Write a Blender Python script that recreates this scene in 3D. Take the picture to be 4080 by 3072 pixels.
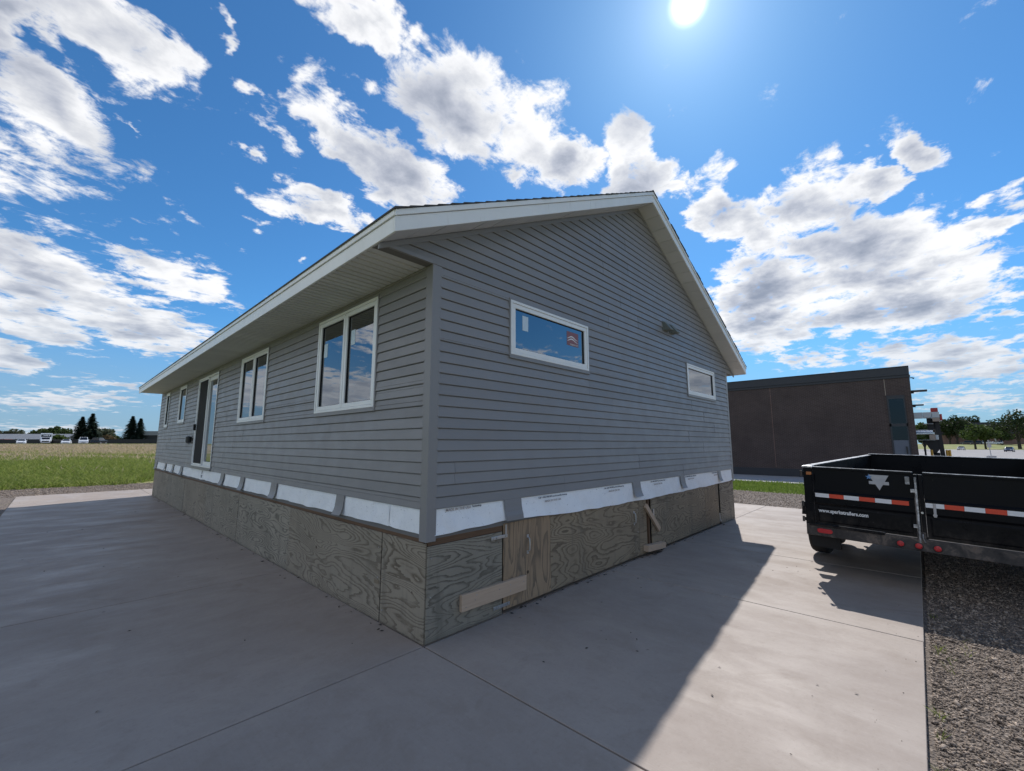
import bpy, math, random
import numpy as np
from mathutils import Vector, Matrix

for o in list(bpy.data.objects): bpy.data.objects.remove(o)
random.seed(7); RNG = np.random.default_rng(11)
S = bpy.context.scene
COL = S.collection
R = math.radians

# ------------------------------------------------------------------ camera
CAM = Vector((-2.279, -3.180, 1.692)); YAW, PITCH = R(46.605), R(7.8436)
cam_data = bpy.data.cameras.new('camera'); cam = bpy.data.objects.new('camera', cam_data); COL.objects.link(cam)
FWD = Vector((math.sin(YAW)*math.cos(PITCH), math.cos(YAW)*math.cos(PITCH), math.sin(PITCH)))
cam.location = CAM
cam.rotation_euler = FWD.to_track_quat('-Z', 'Y').to_euler()
cam_data.sensor_width = 36.0; cam_data.sensor_fit = 'HORIZONTAL'; cam_data.lens = 36.0*1689.28/4080
cam_data.clip_start = 0.05; cam_data.clip_end = 6000
S.camera = cam
S.render.resolution_x, S.render.resolution_y = 1024, 771

# ------------------------------------------------------------------ light and sky
SUN_EL, SUN_AZ = R(46.9), R(72.2)          # azimuth counted from +y towards +x
SUN = Vector((math.sin(SUN_AZ)*math.cos(SUN_EL), math.cos(SUN_AZ)*math.cos(SUN_EL), math.sin(SUN_EL)))
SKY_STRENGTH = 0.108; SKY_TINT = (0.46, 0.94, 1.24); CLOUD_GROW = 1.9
sl = bpy.data.lights.new('sun', 'SUN'); sl.energy = 4.5; sl.angle = R(0.53); sl.color = (1.0, 0.975, 0.945)
so = bpy.data.objects.new('sun', sl); COL.objects.link(so); so.rotation_euler = (-SUN).to_track_quat('-Z', 'Y').to_euler()
so.location = (20, 8, 30)
S.view_settings.view_transform = 'Standard'; S.view_settings.look = 'None'
S.view_settings.exposure = 0.0; S.view_settings.gamma = 1.0; S.view_settings.use_curve_mapping = False
S.cycles.use_denoising = True
S.cycles.max_bounces = 6; S.cycles.diffuse_bounces = 3; S.cycles.glossy_bounces = 3; S.cycles.transparent_max_bounces = 12


class NT:
    """tiny node-tree helper: n(type, inputs, **props) makes a node and links or sets its inputs"""
    def __init__(self, tree):
        self.t = tree
        tree.nodes.clear()
    def n(self, typ, ins=None, **props):
        nd = self.t.nodes.new(typ)
        for k, v in props.items(): setattr(nd, k, v)
        for k, v in (ins or {}).items():
            s = nd.inputs[k]
            if isinstance(v, bpy.types.NodeSocket): self.t.links.new(v, s)
            else:
                if hasattr(s, 'default_value'):
                    try: s.default_value = v
                    except Exception: s.default_value = (*v, 1.0)
        return nd
    def math(self, op, a, b=None, c=None, clamp=False):
        ins = {0: a}
        if b is not None: ins[1] = b
        if c is not None: ins[2] = c
        return self.n('ShaderNodeMath', ins, operation=op, use_clamp=clamp).outputs[0]
    def vm(self, op, a, b=None):
        ins = {0: a}
        if b is not None: ins[1] = b
        nd = self.n('ShaderNodeVectorMath', ins, operation=op)
        return nd.outputs['Value'] if op in ('DOT_PRODUCT', 'LENGTH') else nd.outputs[0]
    def noise(self, vec, scale, detail=4, rough=0.55, dist=0.0, lac=2.0):
        return self.n('ShaderNodeTexNoise', {'Vector': vec, 'Scale': scale, 'Detail': detail, 'Roughness': rough,
                                             'Distortion': dist, 'Lacunarity': lac}).outputs[0]
    def mr(self, v, a, b, c=0.0, d=1.0, smooth=True):
        return self.n('ShaderNodeMapRange', {0: v, 1: a, 2: b, 3: c, 4: d},
                      interpolation_type='SMOOTHSTEP' if smooth else 'LINEAR').outputs[0]
    def mix(self, f, a, b, blend='MIX'):
        nd = self.n('ShaderNodeMix', data_type='RGBA', blend_type=blend)
        for k, v in ((0, f), (6, a), (7, b)):
            if isinstance(v, bpy.types.NodeSocket): self.t.links.new(v, nd.inputs[k])
            else: nd.inputs[k].default_value = v if k == 0 else ((*v, 1.0) if len(v) == 3 else v)
        return nd.outputs[2]
    def ramp(self, f, stops):
        nd = self.n('ShaderNodeValToRGB', {0: f}); cr = nd.color_ramp
        while len(cr.elements) < len(stops): cr.elements.new(0.5)
        for e, (p, c) in zip(cr.elements, stops):
            e.position = p; e.color = (*c, 1.0) if len(c) == 3 else c
        return nd.outputs[0]


# clouds on a layer above: centre, long half-axis, short half-axis (on the layer), weight
CLOUDS = [(0.014, 1.081, 0.11, 0.013, -0.014, 0.081, 1.0), (-0.102, 1.37, 0.095, 0.072, -0.03, 0.117, 1.0), (-0.138, 1.155, 0.052, -0.025, -0.012, 0.087, 1.0), (0.134, 0.917, 0.022, 0.036, -0.012, 0.022, 0.8), (0.233, 1.016, 0.04, 0.006, -0.003, 0.034, 0.8), (0.065, 1.329, 0.03, 0.012, -0.004, 0.029, 0.75), (0.307, 1.12, 0.059, 0.045, -0.008, 0.034, 0.75), (0.269, 1.212, 0.026, 0.014, -0.003, 0.029, 0.7), (0.45, 1.011, 0.15, 0.064, -0.007, 0.076, 1.0), (0.627, 1.049, 0.17, -0.004, 0.024, 0.106, 1.0), (0.483, 1.339, 0.155, -0.031, 0.015, 0.067, 1.0), (0.329, 0.706, 0.08, -0.014, 0.001, 0.06, 1.0), (0.434, 0.683, 0.04, -0.013, 0.007, 0.036, 0.85), (0.598, 0.758, 0.146, 0.005, 0.01, 0.1, 1.0), (0.738, 0.683, 0.188, -0.017, 0.032, 0.113, 1.0), (0.892, 0.632, 0.114, 0.011, 0.008, 0.061, 1.0), (1.042, 0.515, 0.134, 0.02, -0.0, 0.07, 1.0), (1.189, 0.471, 0.041, -0.018, 0.029, 0.023, 0.8), (0.41, 1.551, 0.047, -0.023, 0.011, 0.048, 0.75), (0.615, 1.677, 0.033, 0.005, 0.009, 0.046, 0.7), (-0.073, 2.422, 0.237, 0.252, -0.031, 0.288, 1.0), (0.202, 2.724, 0.314, 0.219, 0.005, 0.323, 1.0), (0.266, 2.12, 0.185, 0.065, 0.007, 0.165, 0.95), (-0.141, 2.904, 0.185, 0.179, -0.022, 0.255, 1.0), (-0.225, 3.536, 0.119, 0.145, -0.024, 0.27, 0.95), (0.477, 2.789, 0.101, 0.037, 0.023, 0.185, 0.9), (0.008, 4.54, 0.434, -0.23, 0.012, 0.442, 0.85), (0.038, 5.841, 0.569, 0.044, 0.008, 0.41, 0.8), (0.2, 3.927, 0.212, 0.065, 0.009, 0.176, 0.75), (1.407, 0.4, 0.184, 0.006, 0.022, 0.069, 1.0), (1.632, 0.352, 0.181, -0.028, 0.094, 0.084, 1.0), (1.551, 0.186, -0.06, -0.109, 0.155, -0.013, 1.0), (1.514, 0.046, 0.1, -0.054, 0.081, 0.025, 0.95), (2.28, 0.458, 0.43, 0.019, 0.161, 0.201, 1.35), (2.061, 0.038, 0.116, -0.232, 0.298, 0.012, 1.35), (2.474, 0.016, 0.03, -0.276, 0.301, 0.001, 1.25), (2.098, -0.075, 0.226, -0.169, 0.16, 0.013, 1.0), (1.46, -0.075, 0.021, -0.048, 0.077, -0.004, 0.95), (1.963, -0.25, -0.057, -0.068, 0.08, -0.017, 0.95), (1.806, -0.247, -0.023, -0.047, 0.04, -0.008, 0.85), (2.806, -0.349, -0.007, -0.066, 0.108, -0.013, 0.85), (3.484, -0.208, 0.23, -0.311, 0.4, -0.008, 0.95), (3.149, 0.384, 0.105, -0.287, 0.279, 0.038, 0.8), (4.537, -0.312, 0.163, -0.319, 0.468, -0.019, 0.85), (1.423, -0.137, 0.03, -0.056, 0.015, -0.001, 0.5)]
# cumulus out of view, implied by window reflections, enlarged for a whiter fill light
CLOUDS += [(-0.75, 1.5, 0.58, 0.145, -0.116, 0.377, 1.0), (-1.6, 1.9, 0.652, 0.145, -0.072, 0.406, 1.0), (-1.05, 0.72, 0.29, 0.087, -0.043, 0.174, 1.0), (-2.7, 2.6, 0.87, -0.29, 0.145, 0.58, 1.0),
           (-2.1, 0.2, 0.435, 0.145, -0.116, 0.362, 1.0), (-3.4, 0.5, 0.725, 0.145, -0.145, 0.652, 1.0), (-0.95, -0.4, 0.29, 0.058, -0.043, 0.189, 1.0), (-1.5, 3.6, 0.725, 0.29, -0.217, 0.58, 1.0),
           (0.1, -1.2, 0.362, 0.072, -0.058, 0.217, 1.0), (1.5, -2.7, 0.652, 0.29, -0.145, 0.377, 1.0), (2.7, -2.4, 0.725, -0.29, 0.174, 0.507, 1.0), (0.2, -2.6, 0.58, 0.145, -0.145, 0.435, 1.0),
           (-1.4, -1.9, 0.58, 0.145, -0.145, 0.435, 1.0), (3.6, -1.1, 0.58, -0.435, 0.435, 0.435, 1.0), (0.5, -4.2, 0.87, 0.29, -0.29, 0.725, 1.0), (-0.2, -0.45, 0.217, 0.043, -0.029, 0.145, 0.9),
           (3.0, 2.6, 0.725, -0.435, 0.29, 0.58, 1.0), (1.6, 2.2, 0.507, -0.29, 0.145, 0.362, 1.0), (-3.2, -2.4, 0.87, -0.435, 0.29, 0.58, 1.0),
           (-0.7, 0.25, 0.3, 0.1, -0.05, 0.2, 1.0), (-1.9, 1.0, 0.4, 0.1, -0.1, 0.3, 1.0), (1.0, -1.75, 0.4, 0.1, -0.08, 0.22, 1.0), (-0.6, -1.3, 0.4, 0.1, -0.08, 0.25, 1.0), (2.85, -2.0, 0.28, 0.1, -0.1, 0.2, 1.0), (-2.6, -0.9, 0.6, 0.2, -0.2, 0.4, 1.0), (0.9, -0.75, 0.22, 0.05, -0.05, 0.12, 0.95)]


def build_world():
    w = bpy.data.worlds.new('World'); S.world = w; w.use_nodes = True
    w.cycles.sampling_method = 'MANUAL'; w.cycles.sample_map_resolution = 256
    t = NT(w.node_tree)
    sky = t.n('ShaderNodeTexSky', sky_type='NISHITA', sun_disc=False, sun_elevation=SUN_EL, sun_rotation=SUN_AZ,
              altitude=300.0, air_density=1.0, dust_density=0.25, ozone_density=3.0)
    blue = t.vm('MULTIPLY', sky.outputs[0], SKY_TINT)
    d = t.n('ShaderNodeTexCoord').outputs['Generated']
    sep = t.n('ShaderNodeSeparateXYZ', {0: d})
    z = t.math('ADD', t.math('MAXIMUM', sep.outputs[2], 0.0), 0.15)
    u = t.math('DIVIDE', sep.outputs[0], z); v = t.math('DIVIDE', sep.outputs[1], z)
    p = t.n('ShaderNodeCombineXYZ', {0: u, 1: v, 2: 0.0}).outputs[0]
    # ragged edges: the layer coordinate is pushed about by noise
    wa = t.n('ShaderNodeTexNoise', {'Vector': p, 'Scale': 5.0, 'Detail': 5.0, 'Roughness': 0.6}, noise_dimensions='2D').outputs[1]
    off = t.vm('MULTIPLY', t.vm('SUBTRACT', wa, (0.5, 0.5, 0.5)), (0.24, 0.24, 0.0))
    q = t.vm('ADD', p, off)
    field = None
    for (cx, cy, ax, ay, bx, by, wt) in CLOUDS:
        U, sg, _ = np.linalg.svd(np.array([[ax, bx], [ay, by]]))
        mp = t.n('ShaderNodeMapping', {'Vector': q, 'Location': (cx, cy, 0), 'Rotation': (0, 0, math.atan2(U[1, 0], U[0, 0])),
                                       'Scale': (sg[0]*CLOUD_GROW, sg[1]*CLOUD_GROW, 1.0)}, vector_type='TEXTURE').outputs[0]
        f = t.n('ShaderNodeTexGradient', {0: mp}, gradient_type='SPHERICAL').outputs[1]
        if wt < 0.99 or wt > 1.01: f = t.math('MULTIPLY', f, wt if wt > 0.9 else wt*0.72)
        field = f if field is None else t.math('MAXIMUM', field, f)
    fb = t.n('ShaderNodeTexNoise', {'Vector': t.vm('MULTIPLY', p, (1.0, 1.25, 1.0)), 'Scale': 8.0, 'Detail': 9.0, 'Roughness': 0.64, 'Distortion': 0.2}, noise_dimensions='2D').outputs[0]
    sun2 = Vector((SUN.x, SUN.y)).normalized()*0.06
    fbs = t.n('ShaderNodeTexNoise', {'Vector': t.vm('ADD', p, (sun2.x, sun2.y, 0.0)), 'Scale': 4.0, 'Detail': 3.0, 'Roughness': 0.5}, noise_dimensions='2D').outputs[0]
    body = t.mr(field, 0.0, 0.75)
    dens = t.math('ADD', body, t.math('MULTIPLY', t.math('SUBTRACT', fb, 0.5), 2.1))
    mask = t.mr(dens, 0.34, 0.86)
    # what stands between a spot and the sun greys it: thick middles dull, thin rims bright
    thick = t.math('ADD', t.math('MULTIPLY', field, 0.72), t.math('ADD', t.math('MULTIPLY', t.math('SUBTRACT', fbs, 0.5), 1.7), t.math('MULTIPLY', t.math('SUBTRACT', fb, 0.5), 0.8)))
    grey = t.mr(thick, 0.22, 1.32)
    low = t.mr(sep.outputs[2], 0.30, 0.02)
    ccol = t.ramp(grey, [(0.0, (1.04, 1.04, 1.05)), (0.2, (0.80, 0.815, 0.85)), (0.55, (0.55, 0.58, 0.66)), (1.0, (0.28, 0.32, 0.41))])
    ccol = t.mix(t.math('MULTIPLY', low, 0.55), ccol, (0.50, 0.58, 0.70))
    # gain brightens clouds away from the sun as front-lit, to lift the fill
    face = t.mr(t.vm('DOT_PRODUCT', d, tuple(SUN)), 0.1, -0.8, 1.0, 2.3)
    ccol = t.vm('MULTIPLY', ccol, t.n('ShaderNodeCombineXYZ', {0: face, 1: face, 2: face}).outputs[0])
    scaled = t.vm('MULTIPLY', blue, (SKY_STRENGTH, SKY_STRENGTH, SKY_STRENGTH))
    scaled = t.mix(t.math('MULTIPLY', t.mr(sep.outputs[2], 0.26, 0.0), 0.75), scaled, (0.29, 0.40, 0.58))
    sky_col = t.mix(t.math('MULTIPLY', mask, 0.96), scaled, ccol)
    # the sun itself with its bright aureole
    cs = t.vm('DOT_PRODUCT', d, tuple(SUN))
    ang = t.math('ARCCOSINE', t.math('MINIMUM', cs, 1.0))
    disc = t.mr(ang, R(2.1), R(0.3), 0.0, 1.5)
    glow = t.math('MULTIPLY', t.math('POWER', 2.718, t.math('MULTIPLY', ang, -1.0/R(3.0))), 0.55)
    halo = t.math('MULTIPLY', t.math('POWER', 2.718, t.math('MULTIPLY', ang, -1.0/R(12.0))), 0.10)
    add = t.math('ADD', t.math('ADD', disc, glow), halo)
    sun_rgb = t.vm('MULTIPLY', t.n('ShaderNodeCombineXYZ', {0: add, 1: add, 2: add}).outputs[0], (0.97, 0.99, 1.0))
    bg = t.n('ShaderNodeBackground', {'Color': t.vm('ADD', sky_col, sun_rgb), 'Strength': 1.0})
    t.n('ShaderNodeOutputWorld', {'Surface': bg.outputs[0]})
build_world()

# ------------------------------------------------------------------ materials
MATS = {}
def pbr(name, build=None, color=(0.5, 0.5, 0.5), rough=0.6, metal=0.0, spec=0.5, **kw):
    m = bpy.data.materials.new(name); m.use_nodes = True
    t = NT(m.node_tree)
    b = t.n('ShaderNodeBsdfPrincipled', {'Base Color': (*color, 1), 'Roughness': rough, 'Metallic': metal, 'Specular IOR Level': spec})
    for k, v in kw.items(): b.inputs[k].default_value = v
    out = t.n('ShaderNodeOutputMaterial', {'Surface': b.outputs[0]})
    def put(k, s): t.t.links.new(s, b.inputs[k])
    if build: build(t, put, b)
    MATS[name] = m
    return m
def bump(t, put, h, strength=0.3, dist=0.01):
    put('Normal', t.n('ShaderNodeBump', {'Height': h, 'Strength': strength, 'Distance': dist}).outputs[0])
def gpos(t): return t.n('ShaderNodeNewGeometry').outputs['Position']
def opos(t): return t.n('ShaderNodeTexCoord').outputs['Object']
def orand(t): return t.n('ShaderNodeObjectInfo').outputs['Random']

def vary(t, put, vec, c, amt=0.12, scale=3.0, rnd=0.06):
    """gentle large-scale unevenness of a plain colour, plus a small difference from piece to piece"""
    n = t.noise(vec, scale, 5, 0.6)
    f = t.math('ADD', t.math('MULTIPLY', t.math('SUBTRACT', n, 0.5), 2*amt), 1.0)
    f = t.math('ADD', f, t.math('MULTIPLY', t.math('SUBTRACT', orand(t), 0.5), 2*rnd))
    put('Base Color', t.vm('SCALE', (*c,)) if False else t.vm('MULTIPLY', t.n('ShaderNodeCombineXYZ', {0: f, 1: f, 2: f}).outputs[0], c))

def m_siding(t, put, b):
    p = gpos(t); vary(t, put, p, (0.226, 0.218, 0.218), 0.07, 0.9, 0.07)
    g = t.noise(t.vm('MULTIPLY', p, (3.0, 3.0, 60.0)), 3.0, 4, 0.6)
    wv = t.noise(t.vm('MULTIPLY', p, (1.3, 1.3, 6.0)), 1.4, 3)
    bump(t, put, t.math('ADD', t.math('MULTIPLY', g, 0.12), t.math('MULTIPLY', wv, 1.6)), 0.5, 0.006); put('Roughness', t.mr(t.noise(p, 4.0, 3), 0.3, 0.7, 0.38, 0.52))
pbr('siding', m_siding, rough=0.45)
def m_trim(t, put, b): vary(t, put, gpos(t), (0.226, 0.218, 0.218), 0.05, 3.0, 0.03)
pbr('siding_trim', m_trim, rough=0.4)
def m_white(t, put, b):
    p = gpos(t); n = t.noise(p, 2.0, 5, 0.65); n2 = t.noise(t.vm('MULTIPLY', p, (14.0, 14.0, 2.0)), 2.0, 4)
    c = t.mix(t.mr(n, 0.35, 0.75, 0.0, 0.5), (0.80, 0.80, 0.79), (0.70, 0.69, 0.67))
    put('Base Color', t.mix(t.mr(n2, 0.58, 0.8, 0.0, 0.35), c, (0.55, 0.53, 0.50)))
pbr('white_metal', m_white, rough=0.38)
def m_soffit(t, put, b):
    p = gpos(t); vary(t, put, p, (0.60, 0.60, 0.595), 0.06, 2.0, 0.05)
    h = t.noise(p, 260.0, 1); bump(t, put, h, 0.25, 0.002)
pbr('soffit', m_soffit, rough=0.5)
pbr('window_vinyl', m_white, rough=0.35)
pbr('gasket', color=(0.015, 0.015, 0.017), rough=0.6)
pbr('dark_void', color=(0.012, 0.011, 0.010), rough=0.95)
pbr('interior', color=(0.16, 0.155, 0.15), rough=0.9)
def m_shingle(t, put, b):
    p = gpos(t); n = t.noise(p, 90.0, 3); m = t.noise(p, 1.5, 4)
    put('Base Color', t.mix(n, (0.03, 0.03, 0.033), t.mix(m, (0.07, 0.068, 0.066), (0.11, 0.105, 0.1))))
    bump(t, put, n, 0.6, 0.004)
pbr('shingle', m_shingle, rough=0.9)

def m_glass(tint, refl):
    def f(t, put, b):
        tr = t.n('ShaderNodeBsdfTransparent', {'Color': (*tint, 1)})
        wob = t.n('ShaderNodeBump', {'Height': t.noise(gpos(t), 1.6, 2), 'Strength': 0.05, 'Distance': 0.02}).outputs[0]
        gl = t.n('ShaderNodeBsdfGlossy', {'Color': (0.93, 0.96, 1.0, 1), 'Roughness': 0.0, 'Normal': wob})
        fr = t.n('ShaderNodeFresnel', {'IOR': refl}).outputs[0]
        mx = t.n('ShaderNodeMixShader', {0: fr, 1: tr.outputs[0], 2: gl.outputs[0]})
        o = [n for n in t.t.nodes if n.type == 'OUTPUT_MATERIAL'][0]
        t.t.links.new(mx.outputs[0], o.inputs[0])
    return f
pbr('window_glass', m_glass((0.12, 0.135, 0.15), 3.1))
pbr('far_glass', m_glass((0.08, 0.09, 0.11), 1.5))
def m_screen(t, put, b):
    tr = t.n('ShaderNodeBsdfTransparent'); o = [n for n in t.t.nodes if n.type == 'OUTPUT_MATERIAL'][0]
    mx = t.n('ShaderNodeMixShader', {0: 0.9, 1: tr.outputs[0], 2: b.outputs[0]}); t.t.links.new(mx.outputs[0], o.inputs[0])
pbr('screen_mesh', m_screen, color=(0.012, 0.012, 0.013), rough=0.9)

def m_ply(lo, hi, line, amp, upright=False, freq=27.0):
    def f(t, put, b):
        r = orand(t); o = opos(t)
        p = t.vm('ADD', o, t.n('ShaderNodeCombineXYZ', {0: t.math('MULTIPLY', r, 37.0), 1: t.math('MULTIPLY', r, 91.0), 2: t.math('MULTIPLY', r, 13.0)}).outputs[0])
        sq = t.math('ADD', 0.7, t.math('MULTIPLY', r, 0.7))
        g = t.vm('MULTIPLY', p, (2.6, 2.6, 0.5) if upright else (0.5, 0.5, 2.6)); g = t.vm('MULTIPLY', g, t.n('ShaderNodeCombineXYZ', {0: sq, 1: sq, 2: 1.0}).outputs[0])
        n1 = t.noise(g, 1.25, 1.6, 0.45, 0.3)
        n1 = t.math('ADD', n1, t.math('MULTIPLY', t.noise(t.vm('MULTIPLY', g, (2.0, 2.0, 2.0)), 5.0, 5, 0.65), 0.05))
        k = t.math('FRACT', t.math('MULTIPLY', n1, freq))
        wdt = t.mr(t.noise(g, 1.6, 3), 0.3, 0.7, 0.25, 0.65)
        band = t.mr(k, wdt, 0.97); band = t.math('MULTIPLY', band, t.mr(k, 1.0, 0.93))
        fib = t.noise(t.vm('MULTIPLY', p, (70.0, 70.0, 2.0) if upright else (2.0, 2.0, 70.0)), 3.0, 4, 0.65)
        blotch = t.noise(p, 1.7, 5, 0.6)
        base = t.mix(t.mr(blotch, 0.3, 0.72), lo, hi)
        base = t.mix(t.math('MULTIPLY', fib, 0.35), base, tuple(c*0.65 for c in lo))
        fade = t.mr(t.noise(p, 2.3, 4), 0.3, 0.6, 0.75, 1.0)
        col = t.mix(t.math('MULTIPLY', t.math('MULTIPLY', band, fade), t.math('MULTIPLY', t.math('ADD', 0.85, t.math('MULTIPLY', t.math('FRACT', t.math('MULTIPLY', r, 7.3)), 0.15)), amp)), base, line)
        col = t.mix(t.math('MULTIPLY', t.math('FRACT', t.math('MULTIPLY', r, 3.7)), 0.3), col, (0.20, 0.195, 0.165))
        col = t.mix(t.math('MULTIPLY', t.math('FRACT', t.math('MULTIPLY', r, 11.9)), 0.3), col, (0.24, 0.17, 0.105))
        wash = t.noise(t.vm('MULTIPLY', p, (3.0, 3.0, 0.5)), 2.0, 6, 0.65)
        col = t.mix(t.mr(wash, 0.5, 0.72, 0.0, 0.5), col, (0.12, 0.105, 0.082))
        kn = t.n('ShaderNodeTexVoronoi', {'Vector': p, 'Scale': 2.2}).outputs[0]
        col = t.mix(t.mr(kn, 0.05, 0.03), col, (0.06, 0.035, 0.02))
        sepz = t.n('ShaderNodeSeparateXYZ', {0: gpos(t)}).outputs[2]
        stain = t.math('MULTIPLY', t.mr(t.math('ADD', sepz, t.math('MULTIPLY', t.noise(p, 6.0, 3), 0.14)), 0.14, 0.06), 0.3)
        col = t.mix(stain, col, (0.06, 0.052, 0.042))
        put('Base Color', col); bump(t, put, t.math('ADD', t.math('MULTIPLY', band, -0.6), fib), 0.3, 0.004)
    return f
pbr('plywood_weathered', m_ply((0.272, 0.243, 0.19), (0.37, 0.327, 0.258), (0.036, 0.027, 0.019), 1.0), rough=0.85)
pbr('plywood_tan', m_ply((0.26, 0.20, 0.13), (0.35, 0.275, 0.18), (0.07, 0.043, 0.024), 0.9), rough=0.8)
pbr('plywood_door', m_ply((0.36, 0.225, 0.12), (0.45, 0.295, 0.165), (0.085, 0.05, 0.027), 0.9, True, 17.0), rough=0.8)
def m_board(lo, hi):
    def f(t, put, b):
        p = opos(t); n = t.noise(t.vm('MULTIPLY', p, (1.5, 30.0, 30.0)), 2.0, 5, 0.6, 0.4)
        put('Base Color', t.mix(n, lo, hi)); bump(t, put, n, 0.2, 0.003)
    return f
pbr('new_lumber', m_board((0.40, 0.28, 0.19), (0.58, 0.43, 0.31)), rough=0.75)
def m_rim(t, put, b):
    p = gpos(t); n = t.noise(t.vm('MULTIPLY', p, (1.5, 1.5, 40.0)), 3.0, 5, 0.6, 0.4)
    put('Base Color', t.mix(n, (0.06, 0.032, 0.018), (0.19, 0.11, 0.06))); bump(t, put, n, 0.3, 0.004)
pbr('rim_lumber', m_rim, rough=0.85)
def m_wrap(t, put, b):
    p = gpos(t); n = t.noise(p, 5.0, 5, 0.6); sp = t.noise(p, 60.0, 2)
    c = t.mix(t.mr(n, 0.4, 0.75), (0.86, 0.87, 0.88), (0.80, 0.815, 0.835))
    put('Base Color', t.mix(t.mr(sp, 0.68, 0.74), c, (0.3, 0.29, 0.28)))
    bump(t, put, t.math('ADD', t.noise(p, 9.0, 5, 0.6, 1.5), t.noise(t.vm('MULTIPLY', p, (1.0, 1.0, 0.25)), 22.0, 4, 0.6, 0.8)), 0.55, 0.014)
pbr('house_wrap', m_wrap, rough=0.5)
pbr('print_grey', color=(0.14, 0.15, 0.17), rough=0.6)
pbr('print_tan', color=(0.42, 0.36, 0.33), rough=0.6)
pbr('print_white', color=(0.72, 0.72, 0.72), rough=0.6)
pbr('sticker_red', color=(0.23, 0.085, 0.092), rough=0.5)
pbr('paper_label', color=(0.55, 0.66, 0.74), rough=0.6)
pbr('galvanised', color=(0.55, 0.56, 0.57), rough=0.35, metal=0.85)
def m_rustsmall(t, put, b):
    n = t.noise(gpos(t), 40.0, 4); put('Base Color', t.mix(t.mr(n, 0.45, 0.65), (0.42, 0.42, 0.42), (0.20, 0.11, 0.06)))
pbr('screw_metal', m_rustsmall, rough=0.5, metal=0.5)
pbr('grey_plastic', color=(0.30, 0.31, 0.32), rough=0.5)
pbr('vent_plastic', color=(0.15, 0.165, 0.15), rough=0.55)
pbr('black_plastic', color=(0.012, 0.012, 0.013), rough=0.45)

def m_concrete(axis):
    st = (0.7, 1.7, 1.0) if axis == 'x' else (1.7, 0.7, 1.0)
    st2 = (1.2, 55.0, 1.0) if axis == 'x' else (55.0, 1.2, 1.0)
    def f(t, put, b):
        p = gpos(t)
        big = t.noise(p, 0.5, 7, 0.62, 0.4); streak = t.noise(t.vm('MULTIPLY', p, st), 1.1, 9, 0.68, 0.25)
        broom = t.noise(t.vm('MULTIPLY', p, st2), 1.6, 5, 0.65); grit = t.noise(p, 32.0, 6, 0.8); mott = t.noise(p, 3.2, 8, 0.72, 0.6)
        c = t.mix(t.mr(big, 0.32, 0.7), (0.345, 0.288, 0.248), (0.422, 0.357, 0.308))
        c = t.mix(t.mr(streak, 0.48, 0.72, 0.0, 0.24), c, (0.50, 0.415, 0.345))
        c = t.mix(t.mr(streak, 0.47, 0.28, 0.0, 0.18), c, (0.26, 0.205, 0.162))
        c = t.mix(t.mr(mott, 0.44, 0.70, 0.0, 0.36), c, (0.27, 0.215, 0.172))
        c = t.mix(t.math('MULTIPLY', broom, 0.30), c, (0.24, 0.19, 0.15))
        c = t.mix(t.mr(grit, 0.52, 0.76, 0.0, 0.40), c, (0.18, 0.145, 0.115))
        c = t.mix(t.mr(grit, 0.45, 0.25, 0.0, 0.30), c, (0.56, 0.48, 0.41))
        stain = t.noise(p, 1.1, 7, 0.66, 1.4)
        c = t.mix(t.mr(stain, 0.58, 0.74, 0.0, 0.40), c, (0.225, 0.172, 0.132))
        c = t.mix(t.math('MULTIPLY', orand(t), 0.12), c, (0.30, 0.25, 0.21))
        put('Base Color', c)
        put('Roughness', t.mr(streak, 0.35, 0.7, 0.75, 0.42))
        bump(t, put, t.math('ADD', t.math('MULTIPLY', broom, 0.7), t.math('MULTIPLY', grit, 0.4)), 0.14, 0.004)
    return f
pbr('concrete_a', m_concrete('x'), rough=0.6, spec=0.2)
pbr('concrete_b', m_concrete('y'), rough=0.6, spec=0.2)

def m_gravel(t, put, b):
    p = gpos(t); v = t.n('ShaderNodeTexVoronoi', {'Vector': p, 'Scale': 55.0}); n = t.noise(p, 0.8, 5); s = t.noise(p, 20.0, 5, 0.7)
    c = t.ramp(t.n('ShaderNodeSeparateColor', {0: v.outputs[1]}).outputs[0],
               [(0.0, (0.085, 0.064, 0.05)), (0.45, (0.17, 0.13, 0.1)), (0.8, (0.28, 0.215, 0.165)), (1.0, (0.42, 0.345, 0.28))])
    c = t.mix(t.mr(n, 0.45, 0.7, 0.0, 0.6), c, (0.19, 0.145, 0.105))
    c = t.mix(t.math('MULTIPLY', s, 0.5), c, (0.11, 0.095, 0.085))
    put('Base Color', c); bump(t, put, t.math('ADD', v.outputs[0], t.noise(p, 5.0, 4)), 0.9, 0.02)
pbr('gravel', m_gravel, rough=0.92)
def m_stone(lo, hi):
    def f(t, put, b):
        p = gpos(t); cell = t.n('ShaderNodeTexVoronoi', {'Vector': p, 'Scale': 30.0}).outputs[1]
        n = t.n('ShaderNodeSeparateColor', {0: cell}).outputs[0]
        put('Base Color', t.ramp(n, [(0.0, lo), (0.6, tuple((a+b_)/2 for a, b_ in zip(lo, hi))), (1.0, hi)]))
    return f
pbr('stone', m_stone((0.09, 0.066, 0.05), (0.47, 0.37, 0.285)), rough=0.85)

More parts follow.
